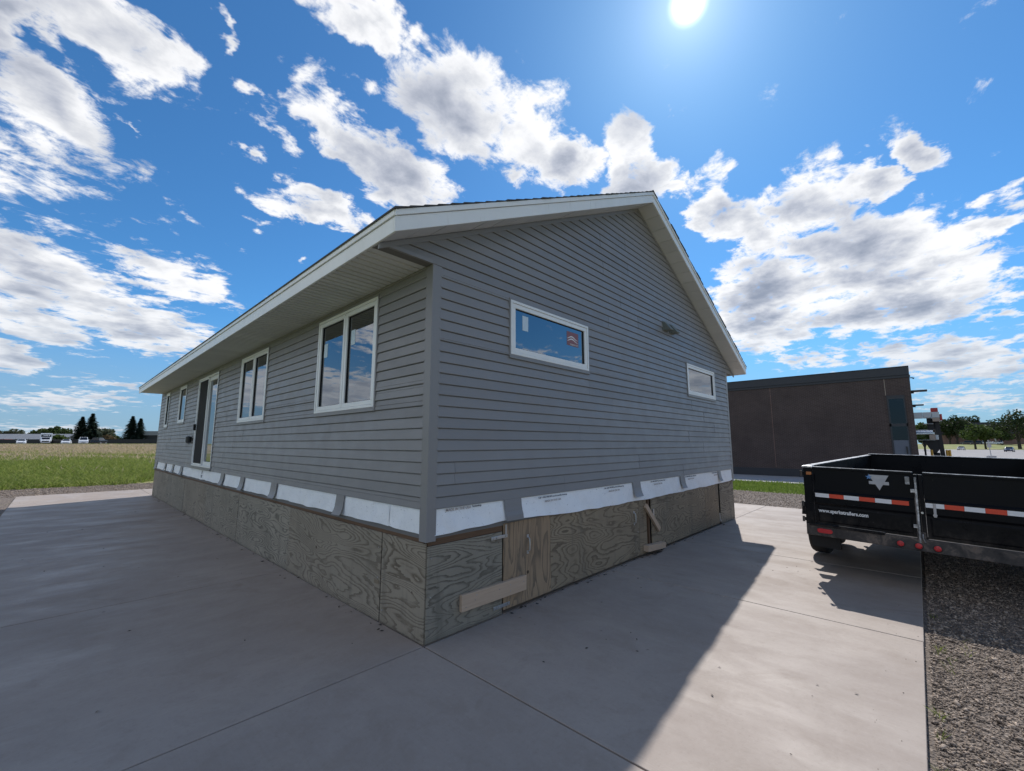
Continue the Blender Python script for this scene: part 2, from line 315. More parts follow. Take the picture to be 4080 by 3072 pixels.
def m_ground(t, put, b):
    p = gpos(t); big = t.noise(p, 0.05, 6, 0.62, 0.6); mid = t.noise(p, 0.35, 5, 0.6); fine = t.noise(p, 9.0, 6, 0.75)
    c = t.mix(t.mr(mid, 0.3, 0.7), (0.17, 0.205, 0.045), (0.26, 0.265, 0.08))
    c = t.mix(t.mr(big, 0.42, 0.62), c, (0.29, 0.27, 0.10))
    # a belt of ripe seed heads across the meadow; a mown verge along the road
    sx = t.n('ShaderNodeSeparateXYZ', {0: p})
    dep = t.math('ADD', t.math('MULTIPLY', t.math('ADD', sx.outputs[0], 2.28), 0.7266), t.math('MULTIPLY', t.math('ADD', sx.outputs[1], 3.18), 0.687))
    dep = t.math('ADD', dep, t.math('MULTIPLY', t.math('ADD', t.math('SUBTRACT', mid, 0.5), t.math('SUBTRACT', big, 0.5)), 55.0))
    left = t.mr(t.math('SUBTRACT', sx.outputs[1], sx.outputs[0]), 10.0, 16.0)
    belt = t.math('MULTIPLY', t.math('MULTIPLY', t.mr(dep, 36.0, 58.0), t.mr(dep, 106.0, 96.0)), left)
    c = t.mix(t.math('MULTIPLY', belt, 0.75), c, (0.52, 0.40, 0.31))
    put('Base Color', t.mix(t.math('MULTIPLY', fine, 0.4), c, (0.09, 0.105, 0.03)))
    bump(t, put, fine, 0.6, 0.05)
pbr('meadow', m_ground, rough=0.95)
def lets_through(t, b, c, k):
    tl = t.n('ShaderNodeBsdfTranslucent', {'Color': c}); mx = t.n('ShaderNodeMixShader', {0: k, 1: b.outputs[0], 2: tl.outputs[0]})
    o = [n for n in t.t.nodes if n.type == 'OUTPUT_MATERIAL'][0]; t.t.links.new(mx.outputs[0], o.inputs[0])
def m_blade(a, bcol, ccol):
    def f(t, put, b):
        p = gpos(t); n = t.noise(p, 1.2, 4, 0.6); m = t.noise(p, 14.0, 2)
        c = t.mix(t.mr(n, 0.35, 0.68), a, bcol); c = t.mix(t.mr(m, 0.5, 0.75), c, ccol); put('Base Color', c); lets_through(t, b, c, 0.45)
    return f
pbr('grass_blade', m_blade((0.15, 0.215, 0.035), (0.24, 0.28, 0.07), (0.38, 0.35, 0.15)), rough=0.7, spec=0.25)
pbr('seed_grass', m_blade((0.42, 0.35, 0.20), (0.55, 0.43, 0.33), (0.58, 0.44, 0.40)), rough=0.8, spec=0.2)
pbr('mown_grass', m_blade((0.11, 0.18, 0.025), (0.17, 0.235, 0.05), (0.24, 0.27, 0.08)), rough=0.7, spec=0.25)
def m_asphalt(lo, hi):
    def f(t, put, b):
        p = gpos(t); n = t.noise(p, 0.12, 6, 0.6, 0.5); g = t.noise(p, 40.0, 3, 0.7); cr = t.noise(t.vm('MULTIPLY', p, (0.3, 2.0, 1)), 0.6, 5)
        c = t.mix(t.mr(n, 0.3, 0.7), lo, hi); c = t.mix(t.mr(cr, 0.55, 0.7, 0, 0.4), c, tuple(x*1.25 for x in hi))
        put('Base Color', t.mix(t.math('MULTIPLY', g, 0.3), c, tuple(x*0.5 for x in lo)))
    return f
pbr('asphalt_pale', m_asphalt((0.24, 0.22, 0.21), (0.34, 0.315, 0.30)), rough=0.9)
pbr('pavement_grey', m_asphalt((0.30, 0.295, 0.30), (0.40, 0.39, 0.39)), rough=0.85)

def m_brick(c1, c2, mortar, scale=1.0):
    def f(t, put, b):
        p = gpos(t); s = t.n('ShaderNodeSeparateXYZ', {0: p})
        q = t.n('ShaderNodeCombineXYZ', {0: t.math('ADD', s.outputs[0], s.outputs[1]), 1: s.outputs[2]}).outputs[0]
        br = t.n('ShaderNodeTexBrick', {'Vector': q, 'Color1': (*c1, 1), 'Color2': (*c2, 1), 'Mortar': (*mortar, 1), 'Scale': scale,
                                        'Mortar Size': 0.008, 'Brick Width': 0.22, 'Row Height': 0.075, 'Bias': -0.1})
        n = t.noise(p, 0.6, 5); dk = t.noise(t.vm('MULTIPLY', p, (3, 3, 0.4)), 0.8, 5)
        c = t.mix(t.mr(n, 0.35, 0.7, 0, 0.35), br.outputs[0], tuple(x*0.6 for x in c1))
        put('Base Color', t.mix(t.mr(dk, 0.55, 0.75, 0, 0.10), c, mortar)); bump(t, put, br.outputs[1], -0.5, 0.01)
    return f
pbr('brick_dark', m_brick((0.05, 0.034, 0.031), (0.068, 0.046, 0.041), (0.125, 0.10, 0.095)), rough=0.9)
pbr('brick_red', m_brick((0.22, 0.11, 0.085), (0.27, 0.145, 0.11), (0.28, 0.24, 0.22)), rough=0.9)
pbr('coping_black', color=(0.022, 0.025, 0.032), rough=0.5)
pbr('panel_grey', color=(0.10, 0.115, 0.15), rough=0.5)
def m_roofgrey(t, put, b): vary(t, put, gpos(t), (0.20, 0.21, 0.225), 0.15, 0.4, 0.05)
pbr('roof_grey', m_roofgrey, rough=0.8)
pbr('fence_dark', color=(0.02, 0.022, 0.024), rough=0.8)

def m_black(t, put, b):
    p = opos(t); n = t.noise(p, 3.0, 6, 0.68, 0.6); n2 = t.noise(p, 18.0, 5, 0.7)
    z = t.n('ShaderNodeSeparateXYZ', {0: p}).outputs[2]
    dirt = t.math('MULTIPLY', t.mr(z, 0.95, 0.45), t.mr(t.math('ADD', t.math('MULTIPLY', n, 0.6), t.math('MULTIPLY', n2, 0.4)), 0.40, 0.66))
    c = t.mix(t.math('MULTIPLY', dirt, 0.85), (0.0045, 0.005, 0.007), (0.075, 0.062, 0.052))
    c = t.mix(t.mr(n2, 0.66, 0.74, 0, 0.5), c, (0.07, 0.068, 0.072))
    put('Base Color', c); put('Roughness', t.mr(n, 0.3, 0.7, 0.25, 0.5))
    bump(t, put, t.noise(p, 1.6, 3), 0.25, 0.02)
pbr('trailer_black', m_black, rough=0.35, spec=0.14)
def m_sill(t, put, b):
    p = opos(t); n = t.noise(p, 5.0, 7, 0.7, 0.8)
    put('Base Color', t.ramp(n, [(0.3, (0.016, 0.015, 0.016)), (0.5, (0.06, 0.052, 0.048)), (0.62, (0.15, 0.12, 0.10)), (0.8, (0.11, 0.05, 0.03))]))
pbr('trailer_dirty', m_sill, rough=0.75)
def m_edge(t, put, b):
    n = t.noise(opos(t), 9.0, 5, 0.7); put('Base Color', t.mix(t.mr(n, 0.42, 0.6), (0.22, 0.22, 0.225), (0.65, 0.65, 0.66)))
pbr('trailer_edge', m_edge, rough=0.35, metal=0.3)  # metal tone brightened to carry the sun glint of the rail tops
pbr('tape_white', color=(0.74, 0.74, 0.76), rough=0.45)
pbr('tape_red', color=(0.66, 0.065, 0.025), rough=0.45)
pbr('lamp_red', color=(0.50, 0.03, 0.035), rough=0.25)
pbr('lamp_amber', color=(0.45, 0.16, 0.05), rough=0.3)
def m_emblem(t, put, b):
    n = t.noise(opos(t), 14.0, 5, 0.7); put('Base Color', t.mix(n, (0.30, 0.30, 0.32), (0.52, 0.52, 0.54)))
pbr('emblem_silver', m_emblem, rough=0.45, metal=0.2)
pbr('emblem_blue', color=(0.10, 0.24, 0.50), rough=0.5)
pbr('tyre', color=(0.014, 0.014, 0.015), rough=0.8)
pbr('rim_silver', color=(0.4, 0.4, 0.41), rough=0.4, metal=0.7)

def leafmat(name, a, bcol):
    def f(t, put, b):
        p = gpos(t); n = t.noise(p, 0.9, 4, 0.6); c = t.mix(t.mr(n, 0.3, 0.7), a, bcol); put('Base Color', c); lets_through(t, b, c, 0.35)
    return pbr(name, f, rough=0.65, spec=0.3)
leafmat('leaf_green', (0.032, 0.055, 0.014), (0.075, 0.105, 0.028))
leafmat('leaf_light', (0.045, 0.075, 0.016), (0.085, 0.115, 0.03))
leafmat('leaf_dark', (0.02, 0.034, 0.012), (0.045, 0.065, 0.02))
leafmat('leaf_grey', (0.06, 0.075, 0.04), (0.12, 0.125, 0.075))
leafmat('leaf_brown', (0.10, 0.07, 0.03), (0.17, 0.115, 0.055))
leafmat('needle', (0.018, 0.034, 0.022), (0.042, 0.066, 0.042))
pbr('bark', color=(0.05, 0.04, 0.032), rough=0.95)
for nm, c in dict(car_white=(0.78, 0.79, 0.80), car_silver=(0.45, 0.43, 0.42), car_black=(0.012, 0.013, 0.016), car_blue=(0.03, 0.035, 0.075), car_dark=(0.05, 0.05, 0.055)).items():
    pbr(nm, color=c, rough=0.25, **{'Coat Weight': 0.6})
pbr('car_glass', color=(0.015, 0.018, 0.022), rough=0.06)
pbr('headlight', color=(0.7, 0.72, 0.74), rough=0.15)
pbr('paint_red', color=(0.42, 0.04, 0.035), rough=0.5)
pbr('paint_yellow', color=(0.55, 0.30, 0.035), rough=0.5)
pbr('panel_pale', color=(0.55, 0.60, 0.62), rough=0.5)
pbr('panel_tan', color=(0.40, 0.33, 0.27), rough=0.6)
pbr('duct_metal', color=(0.60, 0.64, 0.70), rough=0.25, metal=0.8)
pbr('machine_black', color=(0.014, 0.014, 0.015), rough=0.6)
pbr('sign_grey', color=(0.42, 0.40, 0.40), rough=0.5)

# ------------------------------------------------------------------ mesh helpers
class MB:
    def __init__(self): self.v = []; self.f = []
    def add(self, vs, fs):
        n = len(self.v); self.v += [tuple(a) for a in vs]; self.f += [tuple(i+n for i in q) for q in fs]; return self
    def box(self, x0, x1, y0, y1, z0, z1):
        return self.add([(x0, y0, z0), (x1, y0, z0), (x1, y1, z0), (x0, y1, z0), (x0, y0, z1), (x1, y0, z1), (x1, y1, z1), (x0, y1, z1)],
                        [(0, 3, 2, 1), (4, 5, 6, 7), (0, 1, 5, 4), (1, 2, 6, 5), (2, 3, 7, 6), (3, 0, 4, 7)])
    def extrude(self, poly, a, b, axis):
        """polygon in the two other axes (cyclic order), pulled from a to b along axis"""
        n = len(poly)
        def P(p, k): return {'x': (k, p[0], p[1]), 'y': (p[0], k, p[1]), 'z': (p[0], p[1], k)}[axis]
        vs = [P(p, a) for p in poly]+[P(p, b) for p in poly]
        fs = [tuple(range(n)), tuple(range(2*n-1, n-1, -1))]+[(i, i+n, (i+1) % n+n, (i+1) % n) for i in range(n)]
        return self.add(vs, fs)
    def tube(self, p0, p1, r0, r1=None, n=10, cap=True):
        r1 = r0 if r1 is None else r1
        p0, p1 = Vector(p0), Vector(p1); d = (p1-p0).normalized()
        a = d.orthogonal().normalized(); b = d.cross(a)
        vs = []
        for p, r in ((p0, r0), (p1, r1)):
            for i in range(n):
                t = 2*math.pi*i/n; vs.append(p+a*(r*math.cos(t))+b*(r*math.sin(t)))
        fs = [(i, (i+1) % n, n+(i+1) % n, n+i) for i in range(n)]
        if cap: fs += [tuple(range(n-1, -1, -1)), tuple(range(n, 2*n))]
        return self.add(vs, fs)
    def path(self, pts, radii, n=7):
        for i in range(len(pts)-1): self.tube(pts[i], pts[i+1], radii[i], radii[i+1], n)
        return self
    def lathe(self, prof, origin, axis, n=20):
        """prof: (radius, along)"""
        o = Vector(origin); d = Vector(axis).normalized(); a = d.orthogonal().normalized(); b = d.cross(a)
        vs = []
        for r, h in prof:
            for i in range(n):
                t = 2*math.pi*i/n; vs.append(o+d*h+a*(r*math.cos(t))+b*(r*math.sin(t)))
        m = len(prof)
        fs = [(j*n+i, j*n+(i+1) % n, (j+1)*n+(i+1) % n, (j+1)*n+i) for j in range(m-1) for i in range(n)]
        fs += [tuple(range(n-1, -1, -1)), tuple(range((m-1)*n, m*n))]
        return self.add(vs, fs)
    def mesh(self, name, mat):
        me = bpy.data.meshes.new(name); me.from_pydata(self.v, [], self.f); me.materials.append(MATS[mat]); me.validate()
        import bmesh
        bm = bmesh.new(); bm.from_mesh(me); bmesh.ops.recalc_face_normals(bm, faces=bm.faces); bm.to_mesh(me); bm.free()
        return me
    def build(self, name, mat, parent=None, bevel=0.0, smooth=False, seg=2):
        me = self.mesh(name, mat)
        if smooth: me.shade_smooth()
        o = bpy.data.objects.new(name, me); COL.objects.link(o)
        if parent: o.parent = parent
        if bevel:
            b = o.modifiers.new('bevel', 'BEVEL'); b.width = bevel; b.segments = seg; b.limit_method = 'ANGLE'; b.angle_limit = R(35)
        return o
def np_mesh(name, verts, faces, mat, parent=None):
    me = bpy.data.meshes.new(name); nv = len(verts); nf, k = faces.shape
    me.vertices.add(nv); me.vertices.foreach_set('co', np.ascontiguousarray(verts, dtype=np.float32).ravel())
    me.loops.add(nf*k); me.loops.foreach_set('vertex_index', np.ascontiguousarray(faces, dtype=np.int32).ravel())
    me.polygons.add(nf); me.polygons.foreach_set('loop_start', np.arange(0, nf*k, k, dtype=np.int32))
    me.update(calc_edges=True); me.materials.append(MATS[mat])
    o = bpy.data.objects.new(name, me); COL.objects.link(o)
    if parent: o.parent = parent
    return o
def tag(o, label=None, cat=None, group=None, kind=None):
    if label: o['label'] = label
    if cat: o['category'] = cat
    if group: o['group'] = group
    if kind: o['kind'] = kind
    return o
def thing(name, label, cat, loc=(0, 0, 0), rot=(0, 0, 0), group=None):
    o = bpy.data.objects.new(name, None); COL.objects.link(o); o.location = loc; o.rotation_euler = rot; o.empty_display_size = 0.3
    return tag(o, label, cat, group)
def copy_tree(o, parent=None):
    c = o.copy(); COL.objects.link(c); c.parent = parent
    for ch in [x for x in bpy.data.objects if x.parent == o]: copy_tree(ch, c)
    return c
def text(name, body, size, mat, matrix, parent=None, bold=0.0, align='LEFT', width=None):
    cu = bpy.data.curves.new(name, 'FONT'); cu.body = body; cu.size = size; cu.align_x = align; cu.offset = bold; cu.extrude = 0.0008
    cu.resolution_u = 3
    to = bpy.data.objects.new(name, cu); COL.objects.link(to); bpy.context.view_layer.update()
    me = bpy.data.meshes.new_from_object(to.evaluated_get(bpy.context.evaluated_depsgraph_get()))
    bpy.data.objects.remove(to); me.materials.clear(); me.materials.append(MATS[mat])
    if width:
        xs = [v.co.x for v in me.vertices]; k = width/(max(xs)-min(xs))
        for v in me.vertices: v.co.x *= k
    me.transform(matrix); o = bpy.data.objects.new(name, me); COL.objects.link(o)
    if parent: o.parent = parent
    return o
def on_gable(x, y, z): return Matrix(((1, 0, 0, x), (0, 0, -1, y), (0, 1, 0, z), (0, 0, 0, 1)))      # faces -y, reads along +x
def on_side(x, y, z): return Matrix(((0, 0, -1, x), (-1, 0, 0, y), (0, 1, 0, z), (0, 0, 0, 1)))      # faces -x, reads along -y

def sm(a, b, x):
    t = min(1.0, max(0.0, (x-a)/(b-a))); return t*t*(3-2*t)
def uvw(x, y):
    dx, dy = x-CAM.x, y-CAM.y
    return dx*0.7266+dy*0.6871, dx*0.6871-dy*0.7266
def hgt(x, y):
    """lie of the land: level at the slab, rising across the meadow to the road, falling a little towards the car park"""
    u, v = uvw(x, y); r = v/max(u, 1.0) if u > 0 else 1.0
    wl = 1-sm(-0.7, -0.1, r)
    h = 1.60*sm(18, 122, u)*wl
    if x > 11.3: h -= 0.67*(1-math.exp(-(x-11.3)/25.0))*(1-wl)
    h += 2.2*sm(200, 226, u)*(1-wl)
    return h

# ------------------------------------------------------------------ the ground
def sheet(name, xs, ys, z_off, mat, kind='structure', wob=0.0, parent=None):
    vs = []; fs = []
    for i, x in enumerate(xs):
        for j, y in enumerate(ys):
            dx = dy = 0.0
            if wob:
                edge = (i in (0, len(xs)-1)) or (j in (0, len(ys)-1))
                if edge: dx, dy = random.uniform(-wob, wob), random.uniform(-wob, wob)
            vs.append((x+dx, y+dy, hgt(x+dx, y+dy)+z_off))
    m = len(ys)
    for i in range(len(xs)-1):
        for j in range(m-1): fs.append((i*m+j, (i+1)*m+j, (i+1)*m+j+1, i*m+j+1))
    mb = MB(); mb.add(vs, fs); o = mb.build(name, mat, parent)
    for p in o.data.polygons: p.use_smooth = True
    return tag(o, kind=kind)
def lin(a, b, step):
    n = max(1, int(round((b-a)/step))); return [a+(b-a)*i/n for i in range(n+1)]

def ground():
    rings = [0.0]+[0.6*1.062**i for i in range(140)]
    rings = [r for r in rings if r < 2600]+[4000.0]
    na = 240; vs = []; fs = []
    for r in rings:
        for k in range(na):
            a = 2*math.pi*k/na; x, y = CAM.x+r*math.cos(a), CAM.y+r*math.sin(a)
            vs.append((x, y, hgt(x, y)-0.085))
    for i in range(len(rings)-1):
        for k in range(na): fs.append((i*na+k, i*na+(k+1) % na, (i+1)*na+(k+1) % na, (i+1)*na+k))
    o = MB().add(vs, fs).build('ground', 'meadow'); o.data.shade_smooth(); tag(o, kind='structure')
ground()
gravel = sheet('gravel', lin(-4.3, 17.0, 0.6), lin(17.5, 22.0, 0.5), -0.035, 'gravel', wob=0.12)
sheet('gravel', lin(-4.3, -2.5, 0.4), lin(-9.0, 18.1, 0.6), -0.036, 'gravel', wob=0.12)
sheet('gravel', lin(-3.1, 17.0, 0.5), lin(-9.0, -2.5, 0.5), -0.035, 'gravel', wob=0.15)
sheet('gravel', lin(10.7, 16.9, 0.5), lin(-9.0, 42.0, 0.8), -0.034, 'gravel', wob=0.25)
sheet('pavement', lin(23.2, 70.0, 1.5), lin(-3.0, 60.0, 3.0), -0.02, 'pavement_grey')
sheet('car_park', lin(23.3, 263.0, 3.0), lin(-70.0, -3.1, 3.0), -0.022, 'asphalt_pale')

# concrete pad: a walk of separately jointed panels all round the house
pad = bpy.data.objects.new('concrete_pad', None); COL.objects.link(pad); tag(pad, kind='structure')
XS = [-3.07, 0.0, 3.02, 5.44, 8.5, 11.28]; YS = [-3.07, 0.0, 3.17, 6.3, 9.4, 12.5, 15.45, 18.17]
MB().box(-3.05, 11.26, -3.05, 18.15, -0.10, -0.014).build('joint_filler', 'gasket', pad)
def pad_panel(x0, x1, y0, y1, mat, gx=0.005):
    g = gx; o = MB().box(x0+g, x1-g, y0+g, y1-g, -0.12, 0.0+random.uniform(-0.0015, 0.0015)).build('concrete_panel', mat, pad, bevel=0.0035)
    return o
for i in range(len(XS)-1): pad_panel(XS[i], XS[i+1], YS[0], YS[1], 'concrete_b', 0.008 if i < 2 else 0.005)
for i in range(len(XS)-1): pad_panel(XS[i], XS[i+1], YS[-2], YS[-1], 'concrete_b')
for j in range(1, len(YS)-2):
    pad_panel(XS[0], 0.0, YS[j], YS[j+1], 'concrete_a')
    pad_panel(8.53, XS[-1], YS[j], YS[j+1], 'concrete_a')
MB().box(0.01, 8.52, 0.01, 15.44, -0.12, -0.005).build('concrete_panel', 'concrete_a', pad)

# ------------------------------------------------------------------ the house
W, L = 8.534, 15.443
Z_PLY, Z_SID, Z_TOP = 0.825, 1.115, 3.380
COURSE = (Z_TOP-Z_SID)/22
OE, OR, Z_FT, FH, SLOPE = 0.602, 0.302, 3.567, 0.186, 0.4913
ZPK = Z_FT+SLOPE*(W/2+OE)
def rake_soffit(x): return Z_TOP+SLOPE*((x if x < W/2 else W-x)+OE)
house = thing('modular_house', 'grey vinyl-sided single-storey house on weathered plywood skirting', 'house')

WIN_L = dict(A=(0.975, 2.513, 2.083, 3.302), B=(4.545, 6.061, 2.084, 3.293), door=(7.765, 9.66, 1.175, 3.268), C=(11.183, 12.11, 2.277, 3.302), D=(13.775, 14.383, 2.217, 3.30))
WIN_G = dict(E=(1.037, 2.581, 2.674, 3.297), F=(6.083, 7.639, 2.66, 3.274))

def P_side(s, out, z): return (-out, s, z)       # long wall, faces -x
def P_gable(s, out, z): return (s, -out, z)      # gable wall, faces -y

def sub_intervals(s0, s1, cuts):
    segs = [(s0, s1)]
    for c0, c1 in cuts:
        nx = []
        for a, b in segs:
            if c1 <= a or c0 >= b: nx.append((a, b)); continue
            if c0 > a: nx.append((a, c0))
            if c1 < b: nx.append((c1, b))
        segs = nx
    return [(a, b) for a, b in segs if b-a > 0.004]

def clap(mb, P, a, b, z0, z1, zc0, lift, lo=None, hi=None):
    """one clapboard face between z0 and z1 of the course that starts at zc0; its top tucks back under the course above"""
    zt = zc0+COURSE
    def out(z): return 0.023-0.0135*(z-zc0)/COURSE+lift
    def A(z): return max(a, lo(z)) if lo else a
    def B(z): return min(b, hi(z)) if hi else b
    if B(z0)-A(z0) < 0.004: return
    def pts(o, z):
        x, y = A(z), B(z)
        if y < x: x = y = (x+y)/2
        return [P(x, o, z), P(y, o, z)]
    full = z1 > zt-0.001
    ze = z1-0.007 if full and z1-z0 > 0.03 else z1
    rows = [pts(0.001, z0), pts(out(z0)-0.003, z0), pts(out(z0), min(z0+0.005, ze)), pts(out(ze), ze), pts(0.002 if full else 0.001, ze+0.001)]
    if full: rows.append(pts(0.001, z1))
    n = len(rows); vs = [p for r in rows for p in r]
    fs = [(2*i, 2*i+1, 2*i+3, 2*i+2) for i in range(n-1)]+[tuple(range(0, 2*n, 2)), tuple(range(2*n-1, 0, -2))]
    mb.add(vs, fs)

def siding(P, s_min, s_max, n_courses, joints, wins, lo=None, hi=None):
    k = 0
    while k < n_courses:
        js = [s_min]+[j for j in joints(k//2) if s_min+0.15 < j < s_max-0.15]+[s_max]
        for i in range(len(js)-1):
            cells = []; lift = 0.0018 if i % 2 == 0 else 0.0
            a, b = js[i], js[i+1]-(0.004 if i < len(js)-2 else 0.0)
            for c in (k, k+1):
                if c >= n_courses: break
                z0 = Z_SID+c*COURSE; z1 = z0+COURSE
                levels = sorted({z0, z1} | {w[q] for w in wins.values() for q in (2, 3) if z0+0.003 < w[q] < z1-0.003})
                for la, lb in zip(levels[:-1], levels[1:]):
                    zm = (la+lb)/2
                    cuts = [(w[0]-0.012, w[1]+0.012) for w in wins.values() if w[2]-0.001 < zm < w[3]+0.001]
                    for (p, q) in sub_intervals(a, b, cuts): cells.append((p, q, la, lb, z0))
            cells.sort(); runs = []
            for c_ in cells:
                if runs and c_[0] < runs[-1][0]-0.001: runs[-1][1].append(c_); runs[-1][0] = max(runs[-1][0], c_[1])
                else: runs.append([c_[1], [c_]])
            for _, cs in runs:
                mb = MB()
                for (p, q, la, lb, z0) in cs: clap(mb, P, p, q, la, lb, z0, lift, lo, hi)
                if mb.v: mb.build('siding_panel', 'siding', house)
        k += 2
cyc = [3.85, 3.25, 2.60, 2.0]
siding(P_side, 0.07, L-0.07, 22, lambda p: [cyc[p % 4]+3.66*i for i in range(0, 4)], WIN_L)
def gj(p):
    t = {0: 2.0, 1: 3.95, 2: 3.1, 3: 2.35, 4: 3.81, 5: 3.21, 6: 2.59, 7: 3.75, 8: 3.2, 9: 2.65, 10: 3.79, 11: 3.16, 12: 4.1, 13: 3.54}
    x = t.get(p, 2.7+(p*0.77) % 1.6); return [x-3.66, x, x+3.66] if p < 11 else [x]
TRIM = 0.035
lo = lambda z: 0.07 if z <= Z_TOP+0.001 else max(-OE, (z+TRIM*1.1-Z_TOP)/SLOPE-OE)
hi = lambda z: W-0.07 if z <= Z_TOP+0.001 else min(W+OE, W+OE-(z+TRIM*1.1-Z_TOP)/SLOPE)
siding(P_gable, 0.07, W-0.07, 22, gj, WIN_G)
def gable_top():
    n = int((rake_soffit(W/2)-Z_TOP)/COURSE)+1
    for c in range(0, n, 2):
        z00 = Z_TOP+c*COURSE
        js = [-OE]+([j for j in gj(11+c//2) if 0.2 < j-((z00-Z_TOP)/SLOPE-OE) and j < W+OE-(z00-Z_TOP)/SLOPE-0.2])+[W+OE]
        for i in range(len(js)-1):
            mb = MB()
            for q in (c, c+1):
                z0 = Z_TOP+q*COURSE; z1 = min(z0+COURSE, rake_soffit(W/2)-0.01)
                if z1-z0 < 0.01: continue
                lo2 = lambda z: (z-Z_TOP)/SLOPE-OE+0.02; hi2 = lambda z: W+OE-(z-Z_TOP)/SLOPE-0.02
                clap(mb, P_gable, js[i], js[i+1]-(0.004 if i < len(js)-2 else 0), z0, z1, z0, 0.0016 if i % 2 else 0.0, lo2, hi2)
            if mb.v: mb.build('siding_panel', 'siding', house)
gable_top()

# trim that follows the rake on the gable, and the corner posts
def sloped_bar(name, x0, x1, dz0, dz1, y0, y1, mat, base=rake_soffit):
    pts = [(x0, base(x0)+dz0), (x1, base(x1)+dz0), (x1, base(x1)+dz1), (x0, base(x0)+dz1)]
    return MB().extrude(pts, y0, y1, 'y').build(name, mat, house, bevel=0.002)
sloped_bar('rake_trim', -OE+0.02, W/2, -0.055, -0.003, -0.026, -0.004, 'siding_trim')
sloped_bar('rake_trim', W/2+0.0004, W+OE-0.02, -0.055, -0.003, -0.026, -0.004, 'siding_trim')
MB().box(-OE+0.05, -0.03, -0.024, -0.004, Z_TOP+0.001, Z_TOP+0.035).build('eave_trim', 'siding_trim', house)
for (cx, cy, sx, sy) in ((0, 0, 1, 1), (W, 0, -1, 1), (0, L, 1, -1), (W, L, -1, -1)):
    poly = [(-0.022, -0.022), (0.085, -0.022), (0.085, 0.004), (0.004, 0.004), (0.004, 0.085), (-0.022, 0.085)]
    pl = [(cx+sx*a, cy+sy*b) for a, b in poly]
    MB().extrude(pl, 0.842, Z_TOP-0.002, 'z').build('corner_post', 'siding_trim', house, bevel=0.004)

# sheathed shell with true openings, floor, ceiling, partitions
def holed_wall(P, s0, s1, z0, z1, wins, o0, o1, name, mat, parent):
    ss = sorted({s0, s1} | {w[i] for w in wins.values() for i in (0, 1)}); zs = sorted({z0, z1} | {w[i] for w in wins.values() for i in (2, 3)})
    mb = MB()
    for a, b in zip(ss[:-1], ss[1:]):
        for c, d in zip(zs[:-1], zs[1:]):
            if any(w[0] <= (a+b)/2 <= w[1] and w[2] <= (c+d)/2 <= w[3] for w in wins.values()): continue
            pts = [P(a, o0, c), P(b, o0, c), P(b, o0, d), P(a, o0, d), P(a, o1, c), P(b, o1, c), P(b, o1, d), P(a, o1, d)]
            mb.add(pts, [(0, 1, 2, 3), (7, 6, 5, 4), (0, 4, 5, 1), (1, 5, 6, 2), (2, 6, 7, 3), (3, 7, 4, 0)])
    return mb.build(name, mat, parent)
holed_wall(P_side, 0.001, L, 0.86, Z_TOP, WIN_L, -0.001, -0.13, 'wall', 'interior', house)
holed_wall(P_gable, 0.131, W-0.131, 0.86, Z_TOP, WIN_G, -0.001, -0.13, 'wall', 'interior', house)
MB().extrude([(-OE+0.03, Z_TOP+0.002), (W+OE-0.03, Z_TOP+0.002), (W/2, rake_soffit(W/2)-0.03)], 0.0, 0.1, 'y').build('gable_sheathing', 'interior', house)
MB().extrude([(-OE+0.03, Z_TOP+0.002), (W+OE-0.03, Z_TOP+0.002), (W/2, rake_soffit(W/2)-0.03)], L-0.1, L, 'y').build('gable_sheathing', 'siding', house)
MB().box(W-0.13, W, 0.002, L, 0.86, Z_TOP).build('wall', 'siding', house)
MB().box(0.131, W-0.131, L-0.13, L, 0.86, Z_TOP).build('wall', 'siding', house)
MB().box(0.13, W-0.13, 0.13, L-0.13, 1.02, 1.10).build('floor', 'interior', house)
MB().box(0.13, W-0.13, 0.13, L-0.13, Z_TOP-0.02, Z_TOP).build('ceiling', 'interior', house)
for y in (3.6, 7.0, 10.4, 12.9): MB().box(0.135, 4.3, y, y+0.1, 1.11, Z_TOP-0.025).build('partition', 'interior', house)
MB().box(4.3, 4.4, 0.135, L-0.14, 1.11, Z_TOP-0.025).build('partition', 'interior', house)

# windows
def frame_rect(P, a, b, c, d, wdt, o0, o1):
    mb = MB()
    for (s0, s1, z0, z1) in ((a, b, c, c+wdt), (a, b, d-wdt, d), (a, a+wdt, c+wdt, d-wdt), (b-wdt, b, c+wdt, d-wdt)):
        pts = [P(s0, o0, z0), P(s1, o0, z0), P(s1, o0, z1), P(s0, o0, z1), P(s0, o1, z0), P(s1, o1, z0), P(s1, o1, z1), P(s0, o1, z1)]
        mb.add(pts, [(0, 1, 2, 3), (7, 6, 5, 4), (0, 4, 5, 1), (1, 5, 6, 2), (2, 6, 7, 3), (3, 7, 4, 0)])
    return mb
def rect_box(P, s0, s1, z0, z1, o0, o1):
    mb = MB(); pts = [P(s0, o0, z0), P(s1, o0, z0), P(s1, o0, z1), P(s0, o0, z1), P(s0, o1, z0), P(s1, o1, z0), P(s1, o1, z1), P(s0, o1, z1)]
    return mb.add(pts, [(0, 1, 2, 3), (7, 6, 5, 4), (0, 4, 5, 1), (1, 5, 6, 2), (2, 6, 7, 3), (3, 7, 4, 0)])
